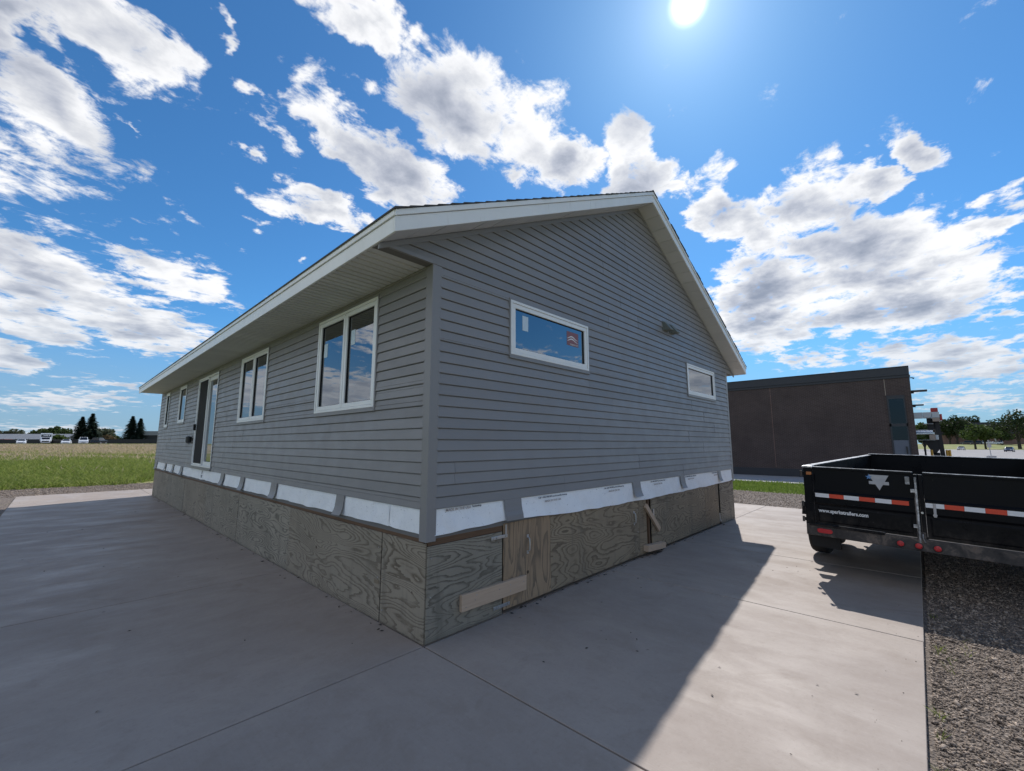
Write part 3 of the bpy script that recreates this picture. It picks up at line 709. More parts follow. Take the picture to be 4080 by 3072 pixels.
def window(P, rect, lights, label, name='window'):
    a, b, c, d = rect
    w = frame_rect(P, a, b, c, d, 0.030, -0.06, 0.034).build(name, 'window_vinyl', house, bevel=0.003); w['label'] = label
    frame_rect(P, a-0.02, b+0.02, c-0.02, d+0.02, 0.0195, 0.0, 0.030).build('channel', 'siding_trim', w, bevel=0.002)
    rect_box(P, a-0.02, b+0.02, c-0.045, c-0.0205, 0.0, 0.036).build('sill', 'siding_trim', w, bevel=0.003)
    n = lights; ia, ib = a+0.032, b-0.032; wd = (ib-ia)/n
    for i in range(n):
        s0, s1 = ia+i*wd+(0.004 if i else 0), ia+(i+1)*wd-(0.004 if i < n-1 else 0)
        frame_rect(P, s0, s1, c+0.032, d-0.032, 0.050, -0.03, 0.026).build('sash', 'window_vinyl', w, bevel=0.004)
        frame_rect(P, s0+0.050, s1-0.050, c+0.082, d-0.082, 0.006, -0.012, 0.010).build('gasket', 'gasket', w)
        rect_box(P, s0+0.05, s1-0.05, c+0.082, d-0.082, -0.008, -0.002).build('pane', 'window_glass', w)
    if n > 1:
        rect_box(P, (a+b)/2-0.0035, (a+b)/2+0.0035, c+0.031, d-0.031, -0.03, 0.031).build('mullion', 'window_vinyl', w)
    return w
wA = window(P_side, WIN_L['A'], 2, 'double casement window with two paper labels, nearest the corner')
wB = window(P_side, WIN_L['B'], 2, 'double casement window beside the patio door')
wC = window(P_side, WIN_L['C'], 1, 'single window left of the patio door')
wD = window(P_side, WIN_L['D'], 1, 'narrow single window nearest the far corner')
wE = window(P_gable, WIN_G['E'], 1, 'wide short gable window with a red sticker')
wF = window(P_gable, WIN_G['F'], 1, 'wide short gable window without a sticker')
for (y, z) in ((1.58, 2.95), (2.33, 2.90)): rect_box(P_side, y-0.05, y+0.05, z-0.09, z+0.09, -0.0015, 0.0).build('paper_label', 'paper_label', wA)
rect_box(P_gable, 1.261, 1.361, 2.99, 3.166, -0.0015, 0.0).build('paper_label', 'paper_label', wE)
st = rect_box(P_gable, 2.126, 2.383, 2.970, 3.155, -0.0015, 0.0).build('sticker', 'sticker_red', wE)
for k in range(2):
    mb = MB(); n = 14
    for i in range(n):
        def pt(i): s = 2.135+0.235*i/n; zc = 3.075-0.032*k+0.018*math.sin(i/n*2*math.pi*0.95-0.9); h = 0.0075*(math.sin(math.pi*min(1, i/n*0.9+0.1)))+0.001; return s, zc-h, zc+h
        (s0, l0, h0), (s1, l1, h1) = pt(i), pt(i+1)
        mb.add([P_gable(s0, 0.0012, l0), P_gable(s1, 0.0012, l1), P_gable(s1, 0.0012, h1), P_gable(s0, 0.0012, h0)], [(0, 1, 2, 3)])
    mb.build('wave_mark', 'print_white', st)
text('lettering', 'THERMO-TECH', 0.03, 'print_white', on_gable(2.19, -0.0012, 2.978), st, width=0.18)

# sliding patio door with an insect screen on its far half
a, b, c, d = WIN_L['door']; mid = (a+b)/2
dr = frame_rect(P_side, a, b, c, d, 0.035, -0.07, 0.036).build('patio_door', 'window_vinyl', house, bevel=0.003); dr['label'] = 'white sliding patio door with black insect screen'
frame_rect(P_side, a-0.02, b+0.02, c-0.02, d+0.02, 0.0195, 0.0, 0.030).build('channel', 'siding_trim', dr)
rect_box(P_side, a-0.03, b+0.03, c-0.055, c-0.0205, 0.0, 0.055).build('sill', 'siding_trim', dr, bevel=0.003)
frame_rect(P_side, a+0.036, mid+0.03, c+0.036, d-0.036, 0.085, -0.05, -0.005).build('sash', 'window_vinyl', dr, bevel=0.004)
rect_box(P_side, a+0.121, mid-0.055, c+0.121, d-0.121, -0.030, -0.024).build('pane', 'window_glass', dr)
frame_rect(P_side, mid-0.03, b-0.036, c+0.036, d-0.036, 0.07, -0.069, -0.052).build('sash', 'window_vinyl', dr)
rect_box(P_side, mid+0.04, b-0.106, c+0.106, d-0.106, -0.063, -0.058).build('pane', 'window_glass', dr)
frame_rect(P_side, mid-0.005, b-0.037, c+0.037, d-0.037, 0.030, 0.0, 0.022).build('screen_frame', 'window_vinyl', dr)
rect_box(P_side, mid+0.025, b-0.067, c+0.067, d-0.067, 0.009, 0.011).build('insect_screen', 'screen_mesh', dr)
rect_box(P_side, b-0.066, b-0.03, 2.02, 2.17, 0.022, 0.075).build('handle', 'black_plastic', dr, bevel=0.006)

# soffits
def soffit_mesh():
    mb = MB(); n = 3; w_ = 0.305/n
    prof = []
    for i in range(n):
        y = i*w_; prof += [(y+0.0005, 0.02), (y+0.004, 0.0), (y+w_-0.024, 0.0), (y+w_-0.017, 0.02), (y+w_-0.0005, 0.02)]
    vs = []
    for (y, z) in prof: vs += [(-OE+0.022, y, z), (-0.004, y, z)]
    return mb.add(vs, [(2*i, 2*i+1, 2*i+3, 2*i+2) for i in range(len(prof)-1)]).mesh('soffit_panel', 'soffit')
sm_ = soffit_mesh()
y = 0.0
while y < L-0.01:
    o = bpy.data.objects.new('soffit_panel', sm_); COL.objects.link(o); o.parent = house; o.location = (0, y, Z_TOP+0.004)
    if y+0.305 > L: o.scale.y = (L-y)/0.305
    o2 = bpy.data.objects.new('soffit_panel', sm_); COL.objects.link(o2); o2.parent = house; o2.location = (W+OE, y, Z_TOP+0.004)
    y += 0.3055
MB().box(-OE+0.02, -0.001, 0.001, L, Z_TOP+0.026, Z_TOP+0.03).build('soffit_backing', 'soffit', house)
MB().box(W+0.001, W+OE-0.02, 0.001, L, Z_TOP+0.026, Z_TOP+0.03).build('soffit_backing', 'soffit', house)
MB().box(-0.022, -0.003, 0.08, L-0.08, Z_TOP-0.022, Z_TOP-0.001).build('wall_channel', 'siding_trim', house)
# sloping soffit under the rake, panel by panel
for ya, yb in ((-OR+0.02, -0.003), (L+0.003, L+OR-0.02)):
    for side in (0, 1):
        n = 19; xs = [-OE+0.022+(W/2+OE-0.024)*i/n for i in range(n+1)]
        for x0, x1 in zip(xs[:-1], xs[1:]):
            if side: x0, x1 = W-x1, W-x0
            e = 0.004; zz = random.uniform(0, 0.003)
            MB().extrude([(x0+e, rake_soffit(x0+e)+zz), (x1-e, rake_soffit(x1-e)+zz), (x1-e, rake_soffit(x1-e)+zz+0.01), (x0+e, rake_soffit(x0+e)+zz+0.01)], ya, yb, 'y').build('rake_soffit_panel', 'soffit', house)
        p = [(-OE+0.02, rake_soffit(-OE+0.02)+0.016), (W/2, rake_soffit(W/2)+0.016), (W/2, rake_soffit(W/2)+0.02), (-OE+0.02, rake_soffit(-OE+0.02)+0.02)]
        if side: p = [(W-x-0.0, z) for x, z in p]
        MB().extrude(p, ya, yb, 'y').build('soffit_backing', 'soffit', house)
# fascia boards with a drip edge proud of them; lengths meet at visible laps
def fz(x): return Z_FT+SLOPE*((x if x < W/2 else W-x)+OE)
DRIP = 0.052
for y0, y1, s in ((-OR, -OR+0.02, -1), (L+OR-0.02, L+OR, 1)):
    for cuts in ([-OE, 2.30, W/2], [W/2, 7.2, W+OE]):
        for x0, x1 in zip(cuts[:-1], cuts[1:]):
            g = 0.0012
            sloped_bar('fascia', x0+(g if x0 not in (-OE, W/2) else 0), x1-(g if x1 not in (W/2, W+OE) else 0), -FH, -DRIP-0.004, y0, y1, 'white_metal', fz)
    for cuts in ([-OE-0.006, 3.02, W/2], [W/2, 6.1, W+OE+0.006]):
        for x0, x1 in zip(cuts[:-1], cuts[1:]):
            sloped_bar('drip_edge', x0+(0.001 if x0 == cuts[1] else 0), x1-(0.001 if x1 == cuts[1] else 0), -DRIP+0.0, 0.0, y0+(-0.013 if s < 0 else 0), y1+(0.013 if s > 0 else 0), 'white_metal', fz)
for xa, xb, s in ((-OE, -OE+0.02, -1), (W+OE-0.02, W+OE, 1)):
    ys = [-OR+0.0205, 3.3, 6.35, 9.4, 12.45, L+OR-0.0205]
    for y0, y1 in zip(ys[:-1], ys[1:]): MB().box(xa, xb, y0+0.0012, y1-0.0012, Z_FT-FH, Z_FT-DRIP-0.004).build('fascia', 'white_metal', house, bevel=0.003)
    ys = [-OR+0.0005, 2.1, 5.2, 8.3, 11.4, 14.0, L+OR-0.0005]
    for y0, y1 in zip(ys[:-1], ys[1:]): MB().box(xa+(-0.013 if s < 0 else 0), xb+(0.013 if s > 0 else 0), y0+0.001, y1-0.001, Z_FT-DRIP+0.001, Z_FT+0.004).build('drip_edge', 'white_metal', house, bevel=0.003)
# roof deck and shingle courses
ln = math.hypot(1, SLOPE)
for side in (0, 1):
    p = [(-OE+0.021, fz(-OE+0.021)-0.03), (W/2, ZPK-0.03), (W/2, ZPK-0.004), (-OE+0.021, fz(-OE+0.021)-0.004)]
    if side: p = [(W-x, z) for x, z in p]
    MB().extrude(p, -OR+0.021, L+OR-0.021, 'y').build('roof_deck', 'shingle', house)
    n = 34; x = -OE-0.022; step = (W/2+OE+0.022)/n
    for k in range(n):
        xa, xb = -OE-0.022+k*step, -OE-0.022+(k+1)*step+0.05
        xb = min(xb, W/2); j0, j1 = random.uniform(-0.010, 0.008), random.uniform(-0.01, 0.01)
        p = [(xa, fz(xa)+0.003), (xb, fz(xb)+0.003), (xb, fz(xb)+0.006), (xa, fz(xa)+0.021)]
        if side: p = [(W-a_, z) for a_, z in p]
        MB().extrude(p, -OR-0.020+j0, L+OR+0.02+j1, 'y').build('shingle_course', 'shingle', house)
MB().extrude([(W/2-0.15, fz(W/2-0.15)+0.012), (W/2, ZPK+0.016), (W/2+0.15, fz(W/2+0.15)+0.012), (W/2, ZPK+0.034)], -OR-0.018, L+OR+0.018, 'y').build('ridge_cap', 'shingle', house)

# plywood skirting
def ply_side(y0, y1, out=0.0, lean=0.0, z1=Z_PLY, mat='plywood_weathered', bulge=0.0):
    n = 6; vs = []; fs = []
    for i in range(n+1):
        t = i/n; yy = y0+(y1-y0)*t-y0; o = out+lean*t+bulge*math.sin(math.pi*t)
        for (dx, z) in ((0, 0.006), (0, z1), (0.012, 0.006), (0.012, z1)): vs.append((-o+dx, yy, z))
    for i in range(n):
        A, B = 4*i, 4*(i+1); fs += [(A, B, B+1, A+1), (A+3, B+3, B+2, A+2), (A+1, B+1, B+3, A+3), (A+2, B+2, B, A)]
    fs += [(0, 1, 3, 2), (4*n+2, 4*n+3, 4*n+1, 4*n)]
    o = MB().add(vs, fs).build('skirting_panel', mat, house); o.location.y = y0; return o
ys = [0.004, 0.729, 3.172, 5.62, 8.0, 10.38, 12.82, L-0.002]
for i, (y0, y1) in enumerate(zip(ys[:-1], ys[1:])):
    ply_side(y0+0.008, y1-0.009, out=[0.0, 0.006, 0.0, 0.004, 0.0, 0.003, 0.0][i], lean=[0.004, 0.0, 0.003, 0, 0.003, 0, 0.002][i], bulge=random.uniform(0, 0.008))
MB().box(-0.0095, -0.0065, 0.76, 0.84, 0.335, 0.375).build('patch', 'plywood_tan', house)
def ply_gable(x0, x1, z0, z1, mat, out=0.0, name='skirting_panel', zr=None):
    zr = z1 if zr is None else zr
    o = MB().extrude([(0, z0), (x1-x0, z0), (x1-x0, zr), (0, z1)], -out, -out+0.012, 'y').build(name, mat, house, bevel=0.0015); o.location.x = x0; return o
ply_gable(0.014, 0.937, 0.006, 0.80, 'plywood_weathered', 0.0)
acc = ply_gable(0.952, 1.722, 0.035, 0.875, 'plywood_door', 0.006, 'access_door')
acc['label'] = 'tan plywood access door with a pull handle'
ply_gable(1.728, 3.896, 0.035, 0.90, 'plywood_tan', 0.003)
ply_gable(3.90, 4.14, 0.03, 0.90, 'plywood_tan', 0.004, zr=0.90)
ply_gable(4.31, 6.70, 0.035, 0.90, 'plywood_tan', 0.003)
ply_gable(6.706, 7.485, 0.035, 0.90, 'plywood_tan', 0.004)
ply_gable(7.595, W-0.004, 0.006, 0.84, 'plywood_weathered', 0.0)
for x0, x1 in ((0.02, 0.94), (7.58, W-0.01)): MB().box(x0, x1, 0.003, 0.04, 0.805 if x0 < 1 else 0.842, 0.90).build('rim_board', 'rim_lumber', house)
MB().box(0.003, 0.04, 0.05, L-0.02, Z_PLY+0.002, 0.90).build('rim_board', 'rim_lumber', house)
MB().box(0.012, 0.04, 0.05, L-0.02, 0.70, Z_PLY).build('rim_board', 'rim_lumber', house)
MB().box(0.16, W-0.16, 0.16, 0.2, 0.0, 0.99).build('crawl_backing', 'dark_void', house)  # near-black backing wall stands in for the darkness of the crawl space
MB().box(0.16, 0.2, 0.21, L-0.2, 0.0, 0.99).build('crawl_backing', 'dark_void', house)
MB().box(W-0.03, W-0.012, 0.03, L, 0.004, 0.84).build('skirting_panel', 'plywood_weathered', house)
MB().box(0.02, W-0.04, L-0.03, L-0.012, 0.004, 0.84).build('skirting_panel', 'plywood_weathered', house)
MB().box(4.20, 4.245, -0.003, 0.035, 0.02, 0.9).build('stud', 'rim_lumber', house)

for y in ys[1:-1]:
    for dy in (-0.05, 0.05):
        for z in (0.12, 0.40, 0.68): MB().tube((-0.0125, y+dy, z), (-0.004, y+dy, z), 0.005, n=6).build('screw', 'screw_metal', house)
for x in (0.05, 0.88, 1.78, 3.84, 4.37, 6.64, 6.76, 7.43, 7.66, 8.46):
    for z in (0.10, 0.38, 0.70): MB().tube((x, -0.0125, z), (x, -0.001, z), 0.005, n=6).build('screw', 'screw_metal', house)
# house wrap left showing under the siding
def wrap(P, s0, s1, bottom, bul, seed):
    rnd = random.Random(seed); n = int((s1-s0)/0.045); rows = 7; vs = []; fs = []
    ph = [rnd.uniform(0, 6.28) for _ in range(6)]
    for i in range(n+1):
        s = s0+(s1-s0)*i/n; zb = bottom(s)+0.004*math.sin(s*5.1+ph[0])+0.003*math.sin(s*11+ph[1])*math.sin(s*1.7)
        for j in range(rows):
            t = j/(rows-1); z = 1.17*t+zb*(1-t)
            o = 0.004+(1-t)**1.5*bul(s)+(1-t)*0.006*(1+math.sin(s*9+ph[2]+t*4+1.5*math.sin(s*2.3)))+0.0035*math.sin(s*23+t*9+ph[3]+2*math.sin(s*3.7))*(1-t)
            vs.append(P(s, o, z))
    for i in range(n):
        for j in range(rows-1): a = i*rows+j; fs.append((a, a+rows, a+rows+1, a+1))
    o = MB().add(vs, fs).build('house_wrap', 'house_wrap', house, smooth=True); return o
def gb(x):
    pts = [(0.0, 0.885), (0.25, 0.885), (0.41, 0.902), (0.93, 0.908), (1.24, 0.902), (2.28, 0.855), (4.13, 0.835), (7.5, 0.851), (8.44, 0.871), (9, 0.871)]
    for (a, za), (b, zb) in zip(pts[:-1], pts[1:]):
        if a <= x <= b: return za+(zb-za)*(x-a)/(b-a)
    return 0.87
wg = wrap(P_gable, 0.07, W-0.07, gb, lambda s: 0.012+0.014*math.exp(-((s-1.9)/1.3)**2), 3)
wl_ = wrap(P_side, 0.07, 0.64, lambda s: 0.892+0.02*(s/0.6), lambda s: 0.006, 4)
wl2 = wrap(P_side, 0.60, L-0.06, lambda s: 0.905, lambda s: 0.008, 5)
for i in range(5):
    x = 1.49+1.408*i; w_ = 0.54 if i < 4 else 0.33
    s_ = 'Call 1-800-448-9835 tyvek.com/homewrap' if i < 4 else 'Call 1-800-448-9835 ty'
    text('lettering', s_, 0.026, 'print_grey', on_gable(x, -0.0265 if i == 0 else -0.0185, 1.080), wg, 0.0004, width=w_)
    text('lettering', 'MADE IN THE USA', 0.030, 'print_tan', on_gable(x+0.112, -0.033 if i == 0 else -0.0255, 1.033), wg, 0.0004, width=0.30)
text('lettering', 'MADE IN THE USA', 0.036, 'print_tan', on_gable(0.19, -0.0195, 1.083), wg, 0.0006, width=0.30)
text('lettering', 'homewrap', 0.03, 'print_grey', on_gable(0.51, -0.0195, 1.090), wg, 0.0004, width=0.115)
text('lettering', 'EI', 0.10, 'print_grey', on_side(-0.0195, 8.55, 1.03), wl2, 0.002)
text('lettering', 'OIT', 0.085, 'print_grey', on_side(-0.0215, 8.60, 0.945), wl2, 0.002)

# curled siding off-cuts hanging over the wrap
def flap(P, s0, s1, skew, out=0.055, z_top=1.125):
    rows = [(0.016, z_top), (0.026, 1.03), (0.032, 0.999), (0.028, 0.998), (0.042, 0.95), (out+0.012, 0.905)]
    vs = []; fs = []
    for k, (o, z) in enumerate(rows):
        sk = skew*(k/(len(rows)-1))**1.5
        vs += [P(s0+sk, o+0.006, z), P(s1+sk, o+0.006, z+random.uniform(-0.004, 0.004))]
    fs = [(2*i, 2*i+1, 2*i+3, 2*i+2) for i in range(len(rows)-1)]
    o = MB().add(vs, fs).build('siding_tab', 'siding', house)
    so_ = o.modifiers.new('thickness', 'SOLIDIFY'); so_.thickness = 0.002; return o
for s0, s1 in ((1.54, 1.74), (3.70, 3.95), (5.32, 5.55), (6.64, 6.87), (10.68, 10.98), (11.92, 12.14), (13.18, 13.40), (14.88, 15.2)): flap(P_side, s0, s1, random.uniform(-0.01, 0.02))
flap(P_gable, 0.94, 1.205, 0.01, 0.035)
for s0, s1 in ((3.70, 3.945), (5.48, 5.68), (7.49, 7.66)): flap(P_gable, s0, s1, 0.01, 0.05)

# lumber and hardware on the skirting
def plank(name, c0, c1, width, thick, y_face, mat, parent=house):
    (x0, z0), (x1, z1) = c0, c1; ln_ = math.hypot(x1-x0, z1-z0)
    o = MB().box(0, ln_, -thick, 0, -width/2, width/2).build(name, mat, parent, bevel=0.003)
    o.location = (x0, y_face, z0); o.rotation_euler = (0, -math.atan2(z1-z0, x1-x0), 0); return o
b1 = plank('brace_board', (0.375, 0.250), (1.262, 0.242), 0.145, 0.038, -0.008, 'new_lumber')
b2 = plank('brace_board', (4.07, 0.745), (4.52, 0.325), 0.075, 0.038, -0.010, 'new_lumber')
b3 = plank('brace_board', (3.99, 0.12), (4.595, 0.085), 0.088, 0.088, -0.008, 'new_lumber')
for bd, pts, th in ((b1, ((0.05, -0.04), (0.16, 0.0), (0.18, 0.04), (0.48, 0.02), (0.64, -0.03), (0.64, 0.03), (0.84, 0.02)), 0.038), (b2, ((0.06, 0.0), (0.09, 0.0), (0.46, 0.01), (0.52, 0.0)), 0.038), (b3, ((0.08, 0.0), (0.52, 0.0)), 0.088)):
    for (x, z) in pts: MB().tube((x, -th-0.0015, z), (x, -th+0.004, z), 0.006, n=8).build('screw', 'screw_metal', bd)
def hinge(x, z, parent=house):
    h = MB().box(x-0.10, x+0.13, -0.012, -0.0065, z-0.016, z+0.016).build('hinge', 'galvanised', parent, bevel=0.002)
    for dx in (-0.075, -0.03, 0.10): MB().lathe([(0.011, 0), (0.009, 0.006), (0.0, 0.008)], (x+dx, -0.012, z), (0, -1, 0), 10).build('bolt', 'screw_metal', h)
    return h
h1 = hinge(0.875, 0.752); MB().box(0.968, 0.992, -0.016, -0.0125, 0.765, 0.865).build('strap', 'galvanised', h1)
hinge(0.91, 0.085)
def pull(x, z, h, parent):
    mb = MB(); mb.path([(x, -0.008, z), (x, -0.035, z+0.02), (x, -0.04, z+h/2), (x, -0.035, z+h-0.02), (x, -0.008, z+h)], [0.007]*5, 8)
    o = mb.build('pull_handle', 'galvanised', parent)
    for zz in (z-0.004, z+h+0.004): MB().box(x-0.016, x+0.016, -0.011, -0.0065, zz-0.016, zz+0.016).build('mount', 'galvanised', o)
    return o
ph = pull(1.325, 0.535, 0.16, house); pull(3.73, 0.515, 0.16, house)
MB().box(4.335, 4.365, -0.03, -0.004, 0.52, 0.66).build('latch', 'galvanised', house, bevel=0.003)
MB().box(7.50, 7.56, -0.02, -0.0, 0.06, 0.10).build('latch', 'screw_metal', house, bevel=0.003)
MB().box(7.49, 7.51, -0.012, 0.0, 0.06, 0.24).build('latch', 'galvanised', house, bevel=0.002)

# fittings on the walls
bx_ = MB().box(-0.075, -0.006, 10.22, 10.40, 1.70, 1.90).build('outlet_box', 'grey_plastic', house, bevel=0.008)
MB().box(-0.085, -0.0755, 10.24, 10.38, 1.72, 1.88).build('cover', 'grey_plastic', bx_, bevel=0.004)
lb = MB().box(-0.02, -0.006, 9.84, 9.98, 1.70, 1.90).build('wall_lamp', 'black_plastic', house, bevel=0.004)
MB().lathe([(0.045, 0), (0.062, 0.02), (0.062, 0.14), (0.05, 0.15)], (-0.09, 9.91, 1.72), (0, 0, 1), 14).build('lamp_shade', 'black_plastic', lb)
for (x, z) in ((5.15, 3.83), (5.44, 3.83)):
    v_ = MB().box(x-0.10, x+0.10, -0.03, -0.004, z-0.09, z+0.09).build('vent_hood', 'vent_plastic', house, bevel=0.004)
    MB().extrude([(-0.0305, z+0.07), (-0.05, z+0.07), (-0.15, z-0.07), (-0.14, z-0.085), (-0.0305, z-0.085)], x-0.075, x+0.075, 'x').build('hood', 'vent_plastic', v_, bevel=0.004)

# ------------------------------------------------------------------ dump trailer
trl = thing('dump_trailer', 'black dump trailer with red and white reflective tape on its rear doors', 'trailer', (4.72, -1.99, 0.0), (R(1.5), R(-0.75), R(-4.4)))
TW, TL, TH = 2.20, 4.92, 1.40
BLK, EDG = 'trailer_black', 'trailer_edge'
for y1 in (0.0, -TW+0.10):
    MB().box(-0.005, 0.10, y1-0.10, y1, 0.50, TH-0.02).build('corner_post', BLK, trl, bevel=0.008)
    MB().box(-0.012, 0.11, y1-0.107, y1+0.007, TH-0.022, TH+0.002).build('post_cap', EDG, trl, bevel=0.004)
for y0, y1, nm in ((-1.088, -0.106, 'left'), (-2.094, -1.172, 'right')):
    dpan = MB().box(0.012, 0.03, y0, y1, 0.66, TH-0.032).build('tailgate_door', BLK, trl)
    MB().box(-0.004, 0.040, y0, y1, TH-0.036, TH-0.009).build('top_rail', BLK, dpan, bevel=0.005)
    MB().box(-0.003, 0.039, y0+0.002, y1-0.002, TH-0.0085, TH-0.003).build('glint_edge', EDG, dpan)  # thin pale strip paints the sun glint on the door rail
    MB().extrude([(0.0115, 1.085), (-0.004, 1.075), (-0.004, 0.915), (0.0115, 0.900)], 0, 1, 'x') if False else None
    mb = MB(); mb.add([(0.0118, y0, 1.09), (0.0118, y1, 1.09), (-0.006, y0, 1.07), (-0.006, y1, 1.07), (-0.006, y0, 0.93), (-0.006, y1, 0.93), (0.0118, y0, 0.905), (0.0118, y1, 0.905)],
                      [(0, 1, 3, 2), (2, 3, 5, 4), (4, 5, 7, 6)]); mb.build('rib', BLK, dpan)
    mb = MB(); mb.add([(0.0118, y0+.03, 0.89), (0.0118, y1-.03, 0.89), (0.003, y0+.05, 0.875), (0.003, y1-.05, 0.875), (0.003, y0+.05, 0.70), (0.003, y1-.05, 0.70), (0.0118, y0+.03, 0.685), (0.0118, y1-.03, 0.685)],
                      [(0, 1, 3, 2), (2, 3, 5, 4), (4, 5, 7, 6), (0, 2, 4, 6), (1, 7, 5, 3)]); mb.build('lower_panel', BLK, dpan)
    ystart = -0.120 if nm == 'left' else -1.176; n = 6
    for i in range(n):
        a0 = ystart-0.153*i; MB().box(-0.0085, -0.0065, a0-0.153+0.0007, a0-0.0007, 1.003, 1.053).build('reflective_tape', 'tape_white' if i % 2 == 0 else 'tape_red', dpan)
    for zz in (0.72, 1.0, 1.25):
        yh = y1 if nm == 'left' else y0
        MB().tube((-0.018, yh+(-0.004 if nm == 'left' else 0.004), zz-0.05), (-0.018, yh+(-0.004 if nm == 'left' else 0.004), zz+0.05), 0.014).build('hinge', BLK, dpan)
for y0, y1 in ((-1.128, -1.092), (-1.168, -1.132)):
    MB().box(-0.010, 0.05, y0, y1, 0.63, TH-0.03).build('door_stile', BLK, trl, bevel=0.006)
MB().tube((-0.024, -1.108, 0.60), (-0.024, -1.108, 1.34), 0.011).build('lock_rod', EDG, trl)
MB().box(-0.03, -0.0105, -1.16, -1.085, 0.60, 0.72).build('latch_plate', 'trailer_dirty', trl, bevel=0.004)
MB().box(-0.03, -0.0105, -1.06, -1.02, 1.25, 1.34).build('latch_bracket', EDG, trl, bevel=0.004)
MB().box(-0.016, -0.0095, -1.262, -1.238, 0.90, 1.055).build('door_tag', 'sign_grey', trl, bevel=0.003)
MB().tube((-0.02, -1.25, 0.925), (-0.0165, -1.25, 0.925), 0.018).build('tag_ring', 'sign_grey', trl)
for z in (0.94,): MB().tube((-0.03, -1.145, z), (-0.0105, -1.145, z), 0.012).build('bolt', 'galvanised', trl)
for z in (0.70, 0.90, 1.30):
    MB().tube((-0.012, 0.022, z-0.035), (-0.012, 0.022, z+0.035), 0.015, n=10).build('hinge_barrel', 'trailer_dirty', trl)
    MB().box(-0.008, -0.0055, -0.09, 0.012, z-0.022, z+0.022).build('hinge_leaf', BLK, trl)
for z in (0.78, 1.18):
    MB().box(-0.022, -0.0105, -1.10, -1.06, z-0.02, z+0.02).build('rod_guide', EDG, trl, bevel=0.003)
MB().path([(-0.03, -1.135, 0.70), (-0.045, -1.135, 0.66), (-0.03, -1.15, 0.61)], [0.006]*3, 6).build('lock_chain', EDG, trl)
# rear sill with lamps
sill = MB().box(-0.02, 0.16, -TW+0.004, -0.004, 0.505, 0.645).build('rear_sill', 'trailer_dirty', trl, bevel=0.008)
MB().box(-0.035, 0.1, -0.80, -0.04, 0.628, 0.655).build('step_plate', BLK, sill, bevel=0.004)
lo_ = MB()
pts = [( -0.205+0.07*math.copysign(1, math.cos(t))*0.75+0.03*math.cos(t), 0.575+0.028*math.sin(t)) for t in [2*math.pi*i/24 for i in range(24)]]
lo_.extrude(pts, -0.032, -0.0205, 'x').build('marker_lamp', 'lamp_red', sill, bevel=0.004)
for y in (-0.935, -1.09, -1.245):
    rg = MB().lathe([(0.042, 0), (0.042, 0.006), (0.032, 0.008), (0.032, 0.0)], (-0.0205, y, 0.562), (-1, 0, 0), 18).build('lamp_grommet', 'black_plastic', sill)
    MB().lathe([(0.031, 0), (0.031, 0.010), (0.022, 0.015), (0.004, 0.017)], (-0.0215, y, 0.562), (-1, 0, 0), 18).build('round_lamp', 'lamp_red', sill)
MB().box(-0.012, -0.0055, -0.095, -0.035, 1.285, 1.325).build('marker_lamp', 'lamp_amber', trl, bevel=0.004)
# emblem: an inverted silver triangle over a bar, with a blue star at its corner
em = MB().extrude([(-0.685, 1.335), (-0.875, 1.335), (-0.782, 1.152)], 0.006, 0.0095, 'x').build('emblem', 'emblem_silver', trl)
MB().box(0.0045, 0.0058, -0.873, -0.686, 1.220, 1.258).build('emblem_bar', 'emblem_silver', em)
star = []
for i in range(10):
    r = 0.034 if i % 2 == 0 else 0.014; t = math.pi/2+i*math.pi/5; star.append((-0.688+r*math.cos(t), 1.305+r*math.sin(t)))
MB().extrude(star, 0.0032, 0.0044, 'x').build('emblem_star', 'emblem_blue', em)
text('lettering', 'www.sparkstrailers.com', 0.062, 'print_white', on_side(0.0022, -0.148, 0.812), trl, 0.0022, width=0.51)
# body sides, front, floor
for y0, y1 in ((-0.035, -0.005), (-TW+0.005, -TW+0.035)):
    sd_ = MB().box(0.10, TL, y0, y1, 0.66, TH-0.02).build('side_wall', BLK, trl)
    MB().box(0.112, TL, y0-0.025, y1+0.025, TH-0.022, TH-0.005).build('top_rail', BLK, sd_, bevel=0.005)
    MB().box(0.113, TL, y0-0.023, y1+0.023, TH-0.0045, TH+0.001).build('glint_edge', EDG, sd_)  # sun glint along the side rail, put in as a pale strip
    k = 0.55
    while k < TL-0.2:
        yy = (y1, y1+0.045) if y1 > -1 else (y0-0.045, y0)
        MB().box(k, k+0.07, yy[0], yy[1], 0.60, TH-0.023).build('side_rib', BLK, sd_, bevel=0.005); k += 0.6
fw = MB().box(TL, TL+0.03, -TW+0.005, -0.005, 0.66, TH-0.002).build('front_wall', BLK, trl)
MB().box(TL-0.03, TL+0.06, -TW, 0.0, TH-0.001, TH+0.016).build('top_rail', BLK, fw, bevel=0.005)
MB().box(TL-0.028, TL+0.058, -TW+0.002, -0.002, TH+0.0165, TH+0.024).build('glint_edge', EDG, fw)  # pale strip for the glint on the front rail
MB().box(0.05, TL, -TW+0.036, -0.036, 0.645, 0.66).build('bed_floor', 'trailer_dirty', trl)
for y in (-0.45, -TW+0.45): MB().box(0.17, TL+0.2, y-0.04, y+0.04, 0.47, 0.64).build('chassis_rail', 'trailer_dirty', trl)
for x in (0.6, 1.9, 3.2, 4.5): MB().box(x, x+0.06, -TW+0.5, -0.5, 0.50, 0.60).build('cross_member', 'trailer_dirty', trl)
